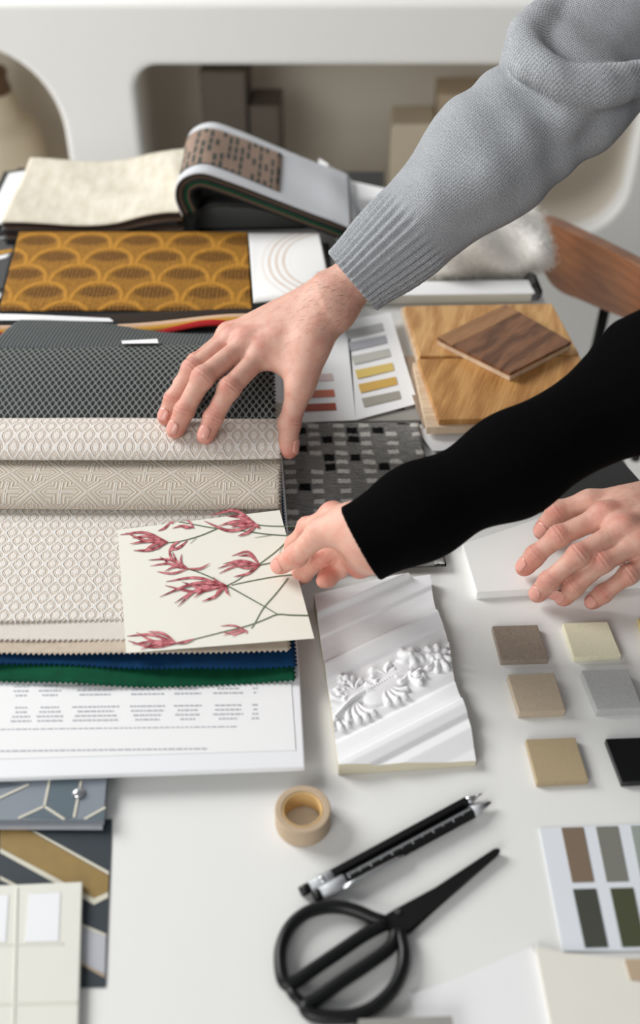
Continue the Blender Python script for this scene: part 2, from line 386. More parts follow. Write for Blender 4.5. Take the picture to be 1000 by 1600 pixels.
# ------------------------------------------------------------------ white moulded storage unit with rounded niches
def unit():
    Yf = 1.98; t = .045
    root = thing('storage_unit', (-.1, Yf+.2, -TZ), 'white moulded storage unit with rounded open niches behind the table', 'storage unit')
    ztop = PY(500, 3, Yf)[2]; xl, xr = -1.5, 1.6
    def rrect(x0, x1, z0, z1, r, n=10):
        pts = []
        for cx, cz, a0 in ((x1-r, z1-r, 0), (x0+r, z1-r, 90), (x0+r, z0+r, 180), (x1-r, z0+r, 270)):
            for k in range(n+1): a = math.radians(a0+90*k/n); pts.append((cx+r*math.cos(a), cz+r*math.sin(a)))
        return pts
    j = PY(214, 170, Yf); k = PY(500, 103, Yf); l = PY(106, 240, Yf); m = PY(-40, 72, Yf); jr = PY(992, 230, Yf); jb = PY(850, 366, Yf)
    def rr4(x0, x1, z0, z1, rt, rb, n=12):
        pts = []; hm = (z1-z0)*.98; q_ = min(1.0, hm/(rt+rb)); rt *= q_; rb *= q_
        for cx, cz, a0, r in ((x1-rt, z1-rt, 0, rt), (x0+rt, z1-rt, 90, rt), (x0+rb, z0+rb, 180, rb), (x1-rb, z0+rb, 270, rb)):
            for q in range(n+1): a = math.radians(a0+90*q/n); pts.append((cx+r*math.cos(a), cz+r*math.sin(a)))
        return pts
    hA = (j[0], jr[0], jb[2], k[2], .045, .10); hB = (l[0]-.62, l[0], jb[2], m[2], .155, .10)
    holes = [rr4(*hA), rr4(*hB)]
    bm = bmesh.new(); outer = rrect(xl, xr, -TZ, ztop, .03)
    def loop(pts, y): return [bm.verts.new(V((x, y, z))) for x, z in pts]
    fr, bk = [], []
    for pts in [outer]+holes:
        for store, y in ((fr, Yf), (bk, Yf+t)):
            L = loop(pts, y); store.append(L)
            for i in range(len(L)): bm.edges.new((L[i], L[(i+1) % len(L)]))
    for ls in (fr, bk):
        es = [bm.edges.get((L[i], L[(i+1) % len(L)])) for L in ls for i in range(len(L))]
        bmesh.ops.triangle_fill(bm, use_beauty=True, use_dissolve=False, edges=es)
    for a, b in zip(fr, bk):
        for i in range(len(a)): bm.faces.new((a[i], a[(i+1) % len(a)], b[(i+1) % len(a)], b[i]))
    bmesh.ops.recalc_face_normals(bm, faces=bm.faces[:])
    es = [e for ls in (fr,) for L in ls for i in range(len(L)) for e in [bm.edges.get((L[i], L[(i+1) % len(L)]))] if e]
    bmesh.ops.bevel(bm, geom=es, offset=.012, segments=4, affect='EDGES', profile=.5)
    me = bpy.data.meshes.new('m'); bm.to_mesh(me); bm.free()
    link('front_shell', me, M['plaster_unit'], root)
    D = .34
    for hh in (hA, hB):                                   # bowl-shaped niche: the walls curve in to a flat back
        vs, fs = [], []; secs = [(0, 0.0), (.06, .0), (.13, .0), (.20, .0)]+[(.20+.11*math.sin(a_), .08*(1-math.cos(a_))) for a_ in np.linspace(.12, math.pi/2, 12)]+[(.31, .10)]
        for y, ins in secs:
            x0, x1, z0, z1, rt, rb = hh
            for x, z in rr4(x0+ins-.001, x1-ins+.001, z0+ins*.9-.001, z1-ins*.6+.001, max(rt-ins*.4, .02), max(rb-ins*.4, .02)): vs.append((x, Yf+t-.002+y, z))
        L = len(vs)//len(secs)
        for i in range(len(secs)-1):
            for q in range(L): a_, b_ = i*L+q, i*L+(q+1) % L; fs.append((a_, b_, b_+L, a_+L))
        fs.append(tuple((len(secs)-1)*L+q for q in range(L)))
        o = link('niche', mesh(vs, fs), M['niche'], root, smooth=True); md = o.modifiers.new('edge', 'EDGE_SPLIT'); md.split_angle = math.radians(60)
    quadbox('top_panel', xl+.02, xr-.02, Yf+t, Yf+D+.05, ztop-.03, ztop-.002, M['plaster_unit'], parent=root)
    quadbox('back_panel', xl+.02, xr-.02, Yf+D+.03, Yf+D+.05, -TZ+.02, ztop-.031, M['plaster_unit'], parent=root)
    unit.floor = jb[2]
    return Yf
YF = unit()
def boxat(name, x0, y0, x1, ybot, Y, depth, mat, label, cat, rz=0, zb=None):
    a = PY(x0, y0, Y); b = PY(x1, y0, Y); zb = unit.floor+.012 if zb is None else zb
    pts = [(a[0], Y, a[2]), (b[0], Y, a[2]), (b[0]+depth*.05, Y+depth, a[2]), (a[0]+depth*.05, Y+depth, a[2])]
    return origin_base(link(name, prism(pts, zb, .003), mat, label=label, cat=cat))
M['taupe_box'] = plain('taupe_box', (90, 81, 71), .8, .05, 20); M['beige_box'] = plain('beige_box', (206, 192, 168), .8, .04, 20); M['tan_box'] = plain('tan_box', (190, 172, 146), .8, .04, 20)
M['brown_pot'] = plain('brown_glaze', (96, 72, 52), .5, .08, 20)
boxat('archive_box', 310, 112, 382, 300, YF+.10, .12, M['taupe_box'], 'tall dark taupe box in the long niche, taller of the two', 'box')
boxat('archive_box', 388, 166, 436, 300, YF+.11, .10, M['taupe_box'], 'short dark taupe box beside the tall one in the niche', 'box')
boxat('archive_box', 684, 148, 770, 300, YF+.14, .10, M['tan_box'], 'tall tan box half behind the grey sleeve in the niche', 'box')
boxat('archive_box', 612, 194, 680, 300, YF+.08, .10, M['beige_box'], 'low beige box in the niche nearest the grey sleeve', 'box')
def vase():
    c = PY(-8, 230, YF+.16); zb = unit.floor+.006
    root = thing('tall_vase', (c[0], c[1], zb), 'beige tapering vase with brown neck in the left niche', 'vase')
    zt = PY(0, 112, YF+.16)[2]; zn = PY(0, 142, YF+.16)[2]
    prof = [(.0, zb), (.07, zb), (.10, zb+.06), (.095, zb+.14), (.07, zn-.05), (.055, zn)]
    prof2 = [(.055, zn), (.05, zn+.02), (.052, zt), (.045, zt), (.04, zn+.02), (.0, zn+.015)]
    for nm, pr, m in (('vase_body', prof, M['beige_box']), ('vase_neck', prof2, M['brown_pot'])):
        q = spline(pr, 30); vs, fs = [], []
        for r, z in q:
            for k in range(32): a = TAU*k/32; vs.append((c[0]+max(r, 0)*math.cos(a), c[1]+max(r, 0)*math.sin(a), z))
        for i in range(len(q)-1):
            for k in range(32): a, b = i*32+k, i*32+(k+1) % 32; fs.append((a, b, b+32, a+32))
        link(nm, mesh(vs, fs), m, root, smooth=True)
vase()
# ------------------------------------------------------------------ wooden chair beside the table
def wood_chair():
    # curved plywood backrest: lower edge and upper edge curves
    cb = P(1010, 470, -.30); root = thing('wooden_chair', (cb[0], cb[1], -TZ), 'brown wooden chair with curved plywood back and black metal legs', 'chair')
    up = spline([PD(829, 352, 1.52), PD(848, 339, 1.50), PD(905, 362, 1.43), PD(1000, 408, 1.33), PD(1050, 436, 1.31), PD(1085, 466, 1.31)], 40)
    lo = spline([PD(832, 366, 1.53), PD(872, 442, 1.51), PD(925, 470, 1.44), PD(1000, 502, 1.35), PD(1050, 532, 1.34), PD(1085, 560, 1.335)], 40)
    n, m = 40, 10; vs, fs = [], []
    for i in range(n):
        for k in range(m):
            t = k/(m-1); p = up[i]*(1-t)+lo[i]*t; vs.append(p)
    uv = [(i*.012, k*.02) for i in range(n) for k in range(m)]
    for i in range(n-1):
        for k in range(m-1): a = i*m+k; fs.append((a, a+1, a+m+1, a+m))
    o = link('backrest', mesh(vs, fs, uv), M['chairwood'], root, smooth=True)
    md = o.modifiers.new('thick', 'SOLIDIFY'); md.thickness = .022; md.offset = 0
    md = o.modifiers.new('bevel', 'BEVEL'); md.width = .004; md.segments = 3
    l0 = PD(948, 470, 1.47); s = P(900, 610, -.30); l1 = np.array([l0[0]-.03, l0[1]-.05, -TZ])
    seatc = np.array([l0[0]+.27, l0[1]+.10])
    pts = []
    for k in range(40):
        a = TAU*k/40; ca, sa = math.cos(a), math.sin(a)
        pts.append((seatc[0]+.21*math.copysign(abs(ca)**.6, ca), seatc[1]+.20*math.copysign(abs(sa)**.6, sa), -.29))
    link('seat', prism(pts, -.305, .003), M['chairwood'], root)
    link('back_post', mesh(*tube([l0, l1+np.array([0, 0, .0])], .0075, 12)), M['black'], root, smooth=True)
    e = PD(1050, 525, 1.36); link('back_post', mesh(*tube([e, (e[0]+.01, e[1]+.05, -.30)], .0075, 12)), M['black'], root, smooth=True)
    for sx in (-1, 1):
        for sy in (-1, 1):
            link('leg', mesh(*tube([(seatc[0]+sx*.15, seatc[1]+sy*.14, -.306), (seatc[0]+sx*.20, seatc[1]+sy*.19, -TZ)], .009, 12)), M['black'], root, smooth=True)
wood_chair()

# ================================================================== FABRIC SWATCH BOOKS
def sheet(name, prof, xl, xr, mat, parent, label=None, tooth=.0021, teeth_side=True, teeth_front=True, wave=None, thick=.0011, step=.0021, dense=True, left_teeth=False):
    """a cloth sheet: profile (Y, Z) from back to front swept along X; pinked edges; xr may be (back, front)"""
    pr = spline(prof, 400); s = np.r_[0, np.cumsum(np.linalg.norm(np.diff(pr, axis=0), axis=1))]
    n = max(3, int(s[-1]/step)); ss = np.linspace(0, s[-1], n); py = np.interp(ss, s, pr[:, 0]); pz = np.interp(ss, s, pr[:, 1])
    xa, xb = xr if isinstance(xr, tuple) else (xr, xr); la, lb = xl if isinstance(xl, tuple) else (xl, xl)
    m = max(4, int((max(xa, xb)-min(la, lb))/step)); t = np.linspace(0, 1, n)[:, None]; k = np.arange(m)[None, :]/(m-1)
    L = la+(lb-la)*t; R = xa+(xb-xa)*t
    Xc = L+(R-L)*k; Yc = np.repeat(py[:, None], m, 1); Zc = np.repeat(pz[:, None], m, 1)
    Ucoord = Xc.copy(); Vc = np.repeat(ss[:, None], m, 1)
    if teeth_side: Xc[1::2, -1] += tooth
    if left_teeth: Xc[1::2, 0] -= tooth
    if teeth_front:
        d = np.array([py[-1]-py[-2], pz[-1]-pz[-2]]); d /= np.linalg.norm(d)
        Yc[-1, 1::2] += d[0]*tooth*1.15; Zc[-1, 1::2] += d[1]*tooth*1.15
    if wave is not None: dy, dz = wave(Xc, np.linspace(0, 1, n)[:, None]*np.ones_like(Xc)); Yc = Yc+dy; Zc = Zc+dz
    vs = np.stack([Xc, Yc, Zc], -1).reshape(-1, 3); idx = np.arange(n*m).reshape(n, m)
    fs = np.stack([idx[:-1, :-1], idx[1:, :-1], idx[1:, 1:], idx[:-1, 1:]], -1).reshape(-1, 4)
    o = link(name, mesh(vs, fs, np.stack([Ucoord, Vc], -1).reshape(-1, 2)), mat, parent, label=label, smooth=True)
    md = o.modifiers.new('thick', 'SOLIDIFY'); md.thickness = thick; md.offset = -1
    return o
def yz(y, z, x=230): p = P(x, y, z); return (p[1], z)
XL = -.43
book = thing('fabric_sample_book', (-.22, .62, .010), 'large open fabric sample book, cream weaves turned back by the hand', 'sample book')
cov = [(-160, 1222), (477, 1199), (469, 1062), (440, 700), (432, 560), (-160, 560)]
link('cover_board', prism([P(x, y, .0155) for x, y in cov], .0105, .0012), M['board_white'], book, label='white cover board with printed rows of small text')
# folded corner strip of the cover lining
link('cover_lining', prism([P(x, y, .0160) for x, y in [(-160, 1190), (462, 1172), (455, 1068), (-160, 1075)]], .0154), M['paper'], book)
def printed_lines():
    vs, fs = [], []
    def dash(x0, x1, y, hpx):
        k = len(vs)
        for a, b in ((x0, y), (x1, y), (x1, y+hpx), (x0, y+hpx)): vs.append(P(a, b-.012*(a-230), .0163))
        fs.append((k, k+3, k+2, k+1))
    blocks = [(15, 50), (55, 100), (108, 190), (198, 262), (270, 316), (328, 384), (393, 404)]
    for row, lines in ((1072, 3), (1105, 4)):
        for a, b in blocks:
            for l in range(lines):
                w = random.uniform(.45, 1.0)*(b-a); x = (a+b-w)/2; y = row+l*7-3
                while x < (a+b+w)/2: d = random.uniform(3, 9); dash(x, min(x+d, (a+b+w)/2), y, 2.2); x += d+1.6
    x = 0
    while x < 316: d = random.uniform(4, 11); dash(x, x+d, 1169.5, 2.2); x += d+2
    x = 0
    while x < 370: d = random.uniform(4, 11); dash(x, x+d, 1136, 1.5); x += d+2
    link('printed_text', mesh(vs, fs), M['ink'], book, kind='stuff')
printed_lines()
def wv(amp, ph, k=26.0, pw=3.0, tilt=0.0):
    return lambda Xc, t: (amp*2.2*np.sin(Xc*k*.8+ph*1.7)*t**pw, amp*(np.sin(Xc*k+ph)+.4*np.sin(Xc*k*2.3+ph*2))*t**pw+tilt*Xc*t)
B0 = P(230, 640, .02)[1]
def flat(z, yfront, drop=.0): p = P(230, yfront, z)[1]; return [(B0, z), ((B0*.6+p*.4), z), (p+.05, z+.0005), (p, z-drop)]
xg = P(459, 1040, .02)[0]
sheet('swatch', flat(.0197, 1064, .001), XL, (P(428, 640, .02)[0], xg), M['green_cloth'], book, 'emerald green swatch, lowest of the stack', wave=wv(.0013, 1.0, 30))
sheet('swatch', flat(.0225, 1040, -.001), XL, (P(428, 640, .02)[0], xg+.001), M['blue_cloth'], book, 'deep blue velvet swatch', wave=wv(.0017, 4.0, 28))
sheet('swatch', flat(.0255, 1018, -.0015), XL, (P(428, 640, .02)[0], xg-.004), M['linen'], book, 'beige linen swatch', wave=wv(.0012, 4.3, 20))
sheet('swatch', flat(.0282, 997, .0), XL, (P(428, 640, .02)[0], xg-.006), M['ivory_cloth'], book, 'ivory plain swatch', wave=wv(.0006, 4.0, 18))
sheet('swatch', flat(.0306, 968, .0), XL, (P(430, 640, .03)[0], P(440, 960, .03)[0]), M['honey'], book, 'cream honeycomb swatch lying flat', wave=wv(.0006, 2.0, 18))
# second swatch: folded over, nose at y = 790
def nose(y_front, z_mid, r, back, curl=1.0):
    yc = P(230, y_front, z_mid)[1]+r
    pts = [(back[0], back[1]), (yc+.045, z_mid+r*1.0+.002), (yc+.02, z_mid+r*1.08), (yc, z_mid+r)]
    for a in (60, 30, 0, -30, -60, -90): pts.append((yc-r*math.cos(math.radians(a)), z_mid+r*math.sin(math.radians(a))))
    pts += [(yc+.02, z_mid-r*1.0), (yc+.05, z_mid-r*.95)]
    return pts
xB = P(435, 770, .04)[0]; xA = P(437, 705, .055)[0]
fB_ = P(230, 792, .038)[1]; fA_ = P(230, 718, .053)[1]
sheet('swatch', [(fB_+.12, .034), (fB_+.075, .046), (fB_+.04, .0485), (fB_+.015, .0470), (fB_+.004, .0430), (fB_, .0375), (fB_+.005, .0325), (fB_+.03, .0305), (fB_+.06, .030)], XL, xB, M['maze'], book, 'cream swatch with interlaced lattice weave, folded back', tooth=.0028, teeth_front=False, wave=lambda x, t: (.002*np.sin(x*14+1)*t, .0008*np.sin(x*20)*t))
sheet('swatch', [(fA_+.10, .046), (fA_+.055, .0610), (fA_+.034, .0658), (fA_+.020, .0655), (fA_+.009, .0620), (fA_+.001, .0565), (fA_+.002, .0525), (fA_+.015, .0500), (fA_+.05, .0450)], XL, xA, M['ogee'], book, 'cream swatch with diamond weave held by the fingers', tooth=.0028, teeth_front=False, wave=lambda x, t: (.0045*np.sin(x*11+.6)*t, .0010*np.sin(x*24)*t))
# charcoal mesh swatch: bulging roll, plus its fine-woven flap behind
pm = [yz(549, .078), yz(538, .0795), yz(545, .0815), yz(565, .0815), yz(590, .078), yz(620, .071), yz(650, .063), yz(672, .052), yz(682, .042)]
sheet('swatch', pm[1:], XL, (P(424, 560, .08)[0], P(430, 650, .065)[0]), M['net'], book, 'charcoal open mesh swatch bulging in a roll', teeth_front=False, wave=lambda x, t: (0*x, .0015*np.sin(x*9+1)))
xf = P(20, 505, .075)[0]
def flapwave(x, t): return (0*x, (1-t)*(.003-.013*np.exp(-((x+.135)/.095)**2)+.006*np.clip((x+.12)/.08, 0, 1)**2))
sheet('swatch', [yz(503, .060), yz(515, .068), yz(530, .0755), yz(541, .0795), yz(548, .0775)], (xf, xf-.012), P(418, 520, .075)[0], M['netback'], book, 'dark grey finely woven flap with a white paper sticker', teeth_front=False, wave=flapwave, left_teeth=True)
sp = [P(190, 534, .0785), P(246, 531, .0785), P(248, 537.5, .0805), P(191, 538.5, .0805)]
vs = [np.array(p)+np.array([0, -.0005, .0016]) for p in sp]; vs2 = [p-np.array([0, 0, .0004]) for p in vs]
link('sticker', mesh(vs+vs2, [(0, 3, 2, 1), (4, 5, 6, 7), (0, 1, 5, 4), (1, 2, 6, 5), (2, 3, 7, 6), (3, 0, 4, 7)]), M['paper'], book, label='white blank sticker')
# edges of further swatches bulging behind the flap
def bulge(y, z, amp, c, w, xl, xr, mat, label, fl=.03, th=.0022):
    a = yz(y, z); pr = [(a[0]+.010, z-.010), (a[0]+.004, z-.002), (a[0], z), (a[0]-fl*.5, z-.0008), (a[0]-fl, z-.0025)]
    sheet('swatch', pr, xl, xr, mat, book, label, teeth_front=False, teeth_side=False, thick=th, step=.004,
          wave=lambda x, t: (0*x, amp*np.exp(-((x-c)/w)**2)))
xr_ = P(412, 500, .06)[0]
bulge(518, .0548, .0150, -.11, .055, XL, xr_, M['red_cloth'], 'red swatch edge', .007)
bulge(514, .0560, .0150, -.085, .085, XL, xr_+.004, M['amber_cloth'], 'amber swatch edge', .006)
bulge(509, .0570, .0145, -.08, .09, XL, xr_+.006, M['peach_cloth'], 'peach swatch edge', .006)
bulge(504, .052, .004, -.36, .09, XL, xr_-.02, M['charcoal_cloth'], 'charcoal swatch edge')
bulge(501, .0485, .008, -.36, .12, XL, -.16, M['paper'], 'white leaf edge')
bulge(497, .047, .010, -.10, .14, XL, xr_, M['dark_cloth'], 'dark brown swatch edge')
# packed lower leaves that carry the roll
yb0, yb1 = P(230, 640, .02)[1], P(230, 520, .03)[1]
for i, (z0, z1, m) in enumerate(((.0158, .0235, 'charcoal_cloth'), (.0237, .031, 'dark_cloth'), (.0312, .040, 'charcoal_cloth'))):
    link('leaf_stack', prism([(XL, yb0+.004, z1), (P(421, 600, .03)[0], yb0+.004, z1), (P(416, 520, .03)[0], yb1+.06, z1), (XL, yb1+.06, z1)], z0, .001), M[m], book)

# ------------------------------------------------------------------ mustard velvet book
mb = thing('fabric_sample_book', (-.22, 1.2, 0), 'mustard scallop velvet swatch book lying behind the charcoal mesh', 'sample book')
def pile(root, quad, layers, jitter=.003):
    for z0, z1, m in layers:
        pts = [P(x, y, z1)+np.array([random.uniform(-jitter, jitter), random.uniform(-jitter, jitter), 0]) for x, y in quad]
        link('leaf', prism(pts, z0, .0006), M[m], root)
mq = [(27, 374), (386, 364), (394, 484), (-2, 486)]
pile(mb, [(22, 385), (392, 375), (398, 500), (-8, 502)], [(0.0, .006, 'black_cover'), (.0062, .013, 'dark_cloth'), (.0132, .019, 'charcoal_cloth'), (.0192, .026, 'dark_cloth'), (.0262, .031, 'taupe_cloth'), (.0312, .0355, 'charcoal_cloth')])
yb, yf = P(200, 360, .042)[1], P(200, 484, .042)[1]
sheet('swatch', [(yb, .040), ((yb+yf)/2, .042), (yf+.02, .042), (yf, .0405)], (P(28, 364, .042)[0], P(0, 482, .042)[0]), (P(386, 364, .042)[0], P(394, 482, .042)[0]), M['mustard'], mb, 'mustard velvet swatch with scallop pattern', teeth_front=False, teeth_side=False, thick=.003, wave=lambda x, t: (0*x, .0012*np.sin(x*18)*t))
pile(mb, [(-190, 520), (-190, 492), (380, 488), (384, 503)][::1], [(.0, .012, 'charcoal_cloth'), (.0122, .018, 'paper'), (.0182, .024, 'charcoal_cloth')], .001)
# white curled leaf beside the velvet
a = P(440, 370, .045); b = P(430, 474, .045)
cl = sheet('curled_leaf', [(a[1]+.02, .040), (a[1]-.03, .046), (b[1]+.05, .052), (b[1]+.015, .056), (b[1]-.005, .0565), (b[1]-.012, .052)], (P(388, 362, .045)[0], P(397, 470, .05)[0]), (P(498, 372, .045)[0], P(520, 440, .05)[0]), M['curlpage'], mb, 'white leaf with tan arcs and a curled front edge', teeth_front=False, teeth_side=False, thick=.0008,
           wave=lambda x, t: (-.012*np.clip((x+.03)/.06, 0, 1)*0, .004*np.sin(np.clip((x+.075)/.09, 0, 1)*3.1)*t-.016*np.clip((x-.0)/.05, 0, 1)**2))
pile(mb, [(396, 372), (512, 380), (520, 478), (402, 484)], [(0.0, .010, 'black_cover'), (.0102, .02, 'dark_cloth'), (.0202, .030, 'black_cover')])

# patterned blue sheet peeping out at the left
pb = thing('patterned_sheet', tuple(P(-40, 420, 0)), 'dark blue patterned sheet peeping out left of the mustard velvet', 'paper')
link('sheet', prism(qpx([(-150, 372), (24, 372), (4, 450), (-150, 450)], .006), .0001), M['slate'], pb)
for q, m in (([(-60, 402), (22, 388), (20, 393), (-60, 410)], 'amber_cloth'), ([(-60, 412), (16, 396), (10, 402), (-60, 420)], 'paper')):
    link('printed_stripe', prism(qpx(q, .0066), .0061), M[m], pb)

# ------------------------------------------------------------------ open swatch book at the back
ob = thing('fabric_sample_book', tuple(P(250, 330, 0)), 'open swatch book with oatmeal leaf and arching dash-print leaf at the back', 'sample book')
z0b = .050
pile(ob, [(28, 262), (600, 268), (600, 350), (-12, 365)], [(.0, .005, 'black_cover')], 0)
# white leaf under the left stack
link('leaf', prism(qpx([(6, 268), (60, 262), (60, 348), (-34, 352)], .0105), .0052), M['black_cover'], ob)
link('leaf', prism(qpx([(14, 271), (60, 264), (60, 346), (-24, 349)], .0135), .0106), M['paper'], ob)
def xsheet(name, front, depth, mat, label=None, thick=.0016, v0=0.0, n=60, rows=24, root=ob, drift=0.0):
    """leaf: profile (X, Z) in the upright plane Y0, swept back over depth"""
    pr = spline(front[0], n); Y0 = front[1]; s = np.r_[0, np.cumsum(np.linalg.norm(np.diff(pr, axis=0), axis=1))]
    vs, uv, fs = [], [], []
    for j in range(rows):
        t = j/(rows-1)
        for i in range(n):
            vs.append((pr[i, 0]+drift*t*(.3+.7*i/n), Y0+depth*t, pr[i, 1]+.0015*math.sin(7*t+i*.2))); uv.append((s[i], t*depth))
    for j in range(rows-1):
        for i in range(n-1): a = j*n+i; fs.append((a, a+1, a+n+1, a+n))
    o = link(name, mesh(vs, fs, uv), mat, root, label=label, smooth=True); md = o.modifiers.new('thick', 'SOLIDIFY'); md.thickness = thick; md.offset = -1; return o
Yo = P(100, 346, .05)[1]; dep = P(100, 247, .05)[1]-Yo
def fx(pts): return [PY(x, y, Yo)[[0, 2]] for x, y in pts]
leftp = fx([(2, 346), (60, 349), (120, 350), (180, 347), (225, 338), (262, 330), (279, 329)])
xsheet('leaf', (leftp, Yo), dep, M['oatmeal'], 'oatmeal flecked top leaf', drift=-.012)
for i, m in enumerate(('dark_cloth', 'taupe_cloth', 'black_cover', 'dark_cloth', 'taupe_cloth', 'black_cover', 'charcoal_cloth')):
    k = (i+1)*.0042
    pp = [np.array([p[0]+.004*math.sin(i*2.1), max(p[1]-k*(1.0 if j < 4 else 1.15), .012)]) for j, p in enumerate(leftp)]
    xsheet('leaf', (pp, Yo+.001*(i % 3)), dep-.004, M[m], thick=.0034, rows=6, drift=-.012)
top = [(284, 336), (274, 312), (276, 288), (291, 271), (318, 266), (360, 281), (420, 305), (480, 327), (520, 340), (548, 352)]
tp2 = fx(top)
DA = .160
arch = xsheet('leaf', (tp2, Yo-.004), DA, M['grey_linen'], 'white arching leaf with a taupe dash-print panel', thick=.0016)
# printed panel lying on the arching leaf
def panel():
    pr = spline(tp2, 60); sel = pr[15:42]; s = np.r_[0, np.cumsum(np.linalg.norm(np.diff(sel, axis=0), axis=1))]
    d = np.gradient(sel, axis=0); nrm = np.stack([-d[:, 1], d[:, 0]], 1); nrm /= np.linalg.norm(nrm, axis=1)[:, None]
    sel = sel+nrm*.0012; n = len(sel); vs, uv, fs = [], [], []; rows = 20
    for j in range(rows):
        t = j/(rows-1); tt = .14+.72*t
        for i in range(n): vs.append((sel[i, 0], Yo-.004+DA*tt, sel[i, 1]+.0015*math.sin(7*tt+(i+16)*.2))); uv.append((s[i], t*DA*.72))
    for j in range(rows-1):
        for i in range(n-1): a = j*n+i; fs.append((a, a+1, a+n+1, a+n))
    o = link('swatch_panel', mesh(vs, fs, uv), M['dashes'], arch, label='taupe panel with dark dashes', smooth=True); md = o.modifiers.new('thick', 'SOLIDIFY'); md.thickness = .0008; md.offset = 0
panel()
for i, m in enumerate(('charcoal_cloth', 'taupe_cloth', 'black_cover', 'green_cloth', 'taupe_cloth', 'charcoal_cloth')):
    k = .0022+(i)*.0034; pr = np.array(tp2); d = np.gradient(pr, axis=0); nrm = np.stack([d[:, 1], -d[:, 0]], 1); nrm /= np.linalg.norm(nrm, axis=1)[:, None]
    q = pr+nrm*k; q[:, 1] = np.maximum(q[:, 1], .008+(5-i)*.0015)
    q[-1, 0] += .004*math.sin(i*1.7)
    xsheet('leaf', ([p for p in q], Yo-.003+.001*(i % 2)), DA-.003, M[m], thick=.0026, rows=6)
# dark hollow under the arch: black inner cover rising to the spine
xsheet('inner_cover', (fx([(292, 352), (330, 330), (380, 330), (440, 345), (520, 356)]), Yo+.02), dep-.03, M['black_cover'], thick=.004, rows=6)
link('spine', prism([(PY(262, 350, Yo)[0], Yo+.006, .030), (PY(300, 350, Yo)[0], Yo+.006, .030), (PY(300, 350, Yo)[0], Yo+dep, .030), (PY(262, 350, Yo)[0], Yo+dep, .030)], .0052, .002), M['black_cover'], ob)
for i in range(4):
    link('leaf', prism(qpx([(498+12*i, 247+8*i), (512+12*i, 255+8*i), (542+8*i, 350+4*i), (526+8*i, 344+4*i)], .046-.009*i), .008, .0006), M[('paper', 'stone_grey', 'paper', 'grey_linen')[i]], ob)
link('leaf', prism(qpx([(546, 282), (610, 296), (640, 345), (568, 352)], .0115), .0055, .0004), M['paper'], ob)

# ================================================================== SAMPLES ON THE RIGHT OF THE TABLE
# white notebook with black coil
nb = thing('spiral_notebook', tuple(P(720, 452, 0)), 'white spiral notebook in front of the sheepskin', 'notebook')
q = [(560, 442), (826, 437), (836, 458), (560, 462)]
link('cover', prism(qpx(q, .016), .0145, .0004), M['paper'], nb)
link('page_block', prism(qpx([(562, 443), (824, 438), (832, 457), (562, 461)], .0144), .0010, .0004), M['paper_warm'], nb)
for i in range(6):
    t = i/5; c = P(826+8*t, 438+20*t, .009); vs = []
    pth = [c+np.array([.0075*math.cos(a)+.002, 0, .0095*math.sin(a)]) for a in np.linspace(0, TAU, 16)]
    link('coil', mesh(*tube(pth, .0011, 8, cap=False)), M['black'], nb, smooth=True)
# sheepskin
def sheepskin():
    c0 = P(760, 415, 0); root = thing('sheepskin', (c0[0], c0[1], 0), 'fluffy white sheepskin bundle at the far corner of the table', 'sheepskin')
    n, m = 72, 40; vs, fs, nr = [], [], []
    L0 = P(640, 392, .03); R0 = P(862, 404, .01); ax = R0-L0
    for i in range(n):
        t = i/(n-1); env = math.sqrt(max(0, 1-(2*t-1)**6)); c = L0+ax*t; c[2] = 0
        for k in range(m):
            a = TAU*k/m; ry, rz = .060*env, .033*env
            lump = 1+.10*math.sin(9*t+2*a)+.07*math.sin(17*t-3*a+1)
            p = c+np.array([0, ry*math.cos(a)*lump+.012, max(rz*(1+math.sin(a))*lump, .0)+.0005]); 
            if t > .72: p[2] -= .03*((t-.72)/.28)**2*0
            vs.append(p)
    for i in range(n-1):
        for k in range(m): a, b = i*m+k, i*m+(k+1) % m; fs.append((a, b, b+m, a+m))
    fs.append(tuple(range(m))[::-1]); fs.append(tuple((n-1)*m+k for k in range(m)))
    mt = plain('sheepskin_white', (252, 250, 245), .95, .02, 70, .0006, .1, 160); mt.node_tree.nodes['Principled BSDF'].inputs['Sheen Weight'].default_value = .4
    link('hide', mesh(vs, fs), mt, root, smooth=True)
    V0 = np.array(vs); fv, ff = [], []
    cen = np.repeat(V0.reshape(n, m, 3).mean(1), m, 0)
    for _ in range(26000):
        i = int(rng.integers(0, len(V0))); p = V0[i]+rng.normal(0, .003, 3)
        if p[2] < .006: continue
        d = V0[i]-cen[i]; d /= np.linalg.norm(d)+1e-9; d = d+rng.normal(0, .35, 3)+np.array([.35, -.35, -.1]); d /= np.linalg.norm(d); ln = rng.uniform(.003, .0065)
        s = np.cross(d, rng.normal(0, 1, 3)); s *= .00045/np.linalg.norm(s); k = len(fv)
        tipp = p+d*ln; tipp[2] = max(tipp[2], .002)
        fv += [p-s, p+s, tipp]; ff.append((k, k+1, k+2))
    tr = mt.copy(); tr.name = 'wool_fibre'; tn = tr.node_tree; ts = tn.nodes.new('ShaderNodeBsdfTranslucent'); ts.inputs[0].default_value = (.95, .93, .89, 1)
    mx = tn.nodes.new('ShaderNodeMixShader'); mx.inputs[0].default_value = .5; tn.links.new(tn.nodes['Principled BSDF'].outputs[0], mx.inputs[1]); tn.links.new(ts.outputs[0], mx.inputs[2]); tn.links.new(mx.outputs[0], tn.nodes['Material Output'].inputs[0])
    link('wool', mesh(fv, ff), tr, root, kind='stuff')
sheepskin()
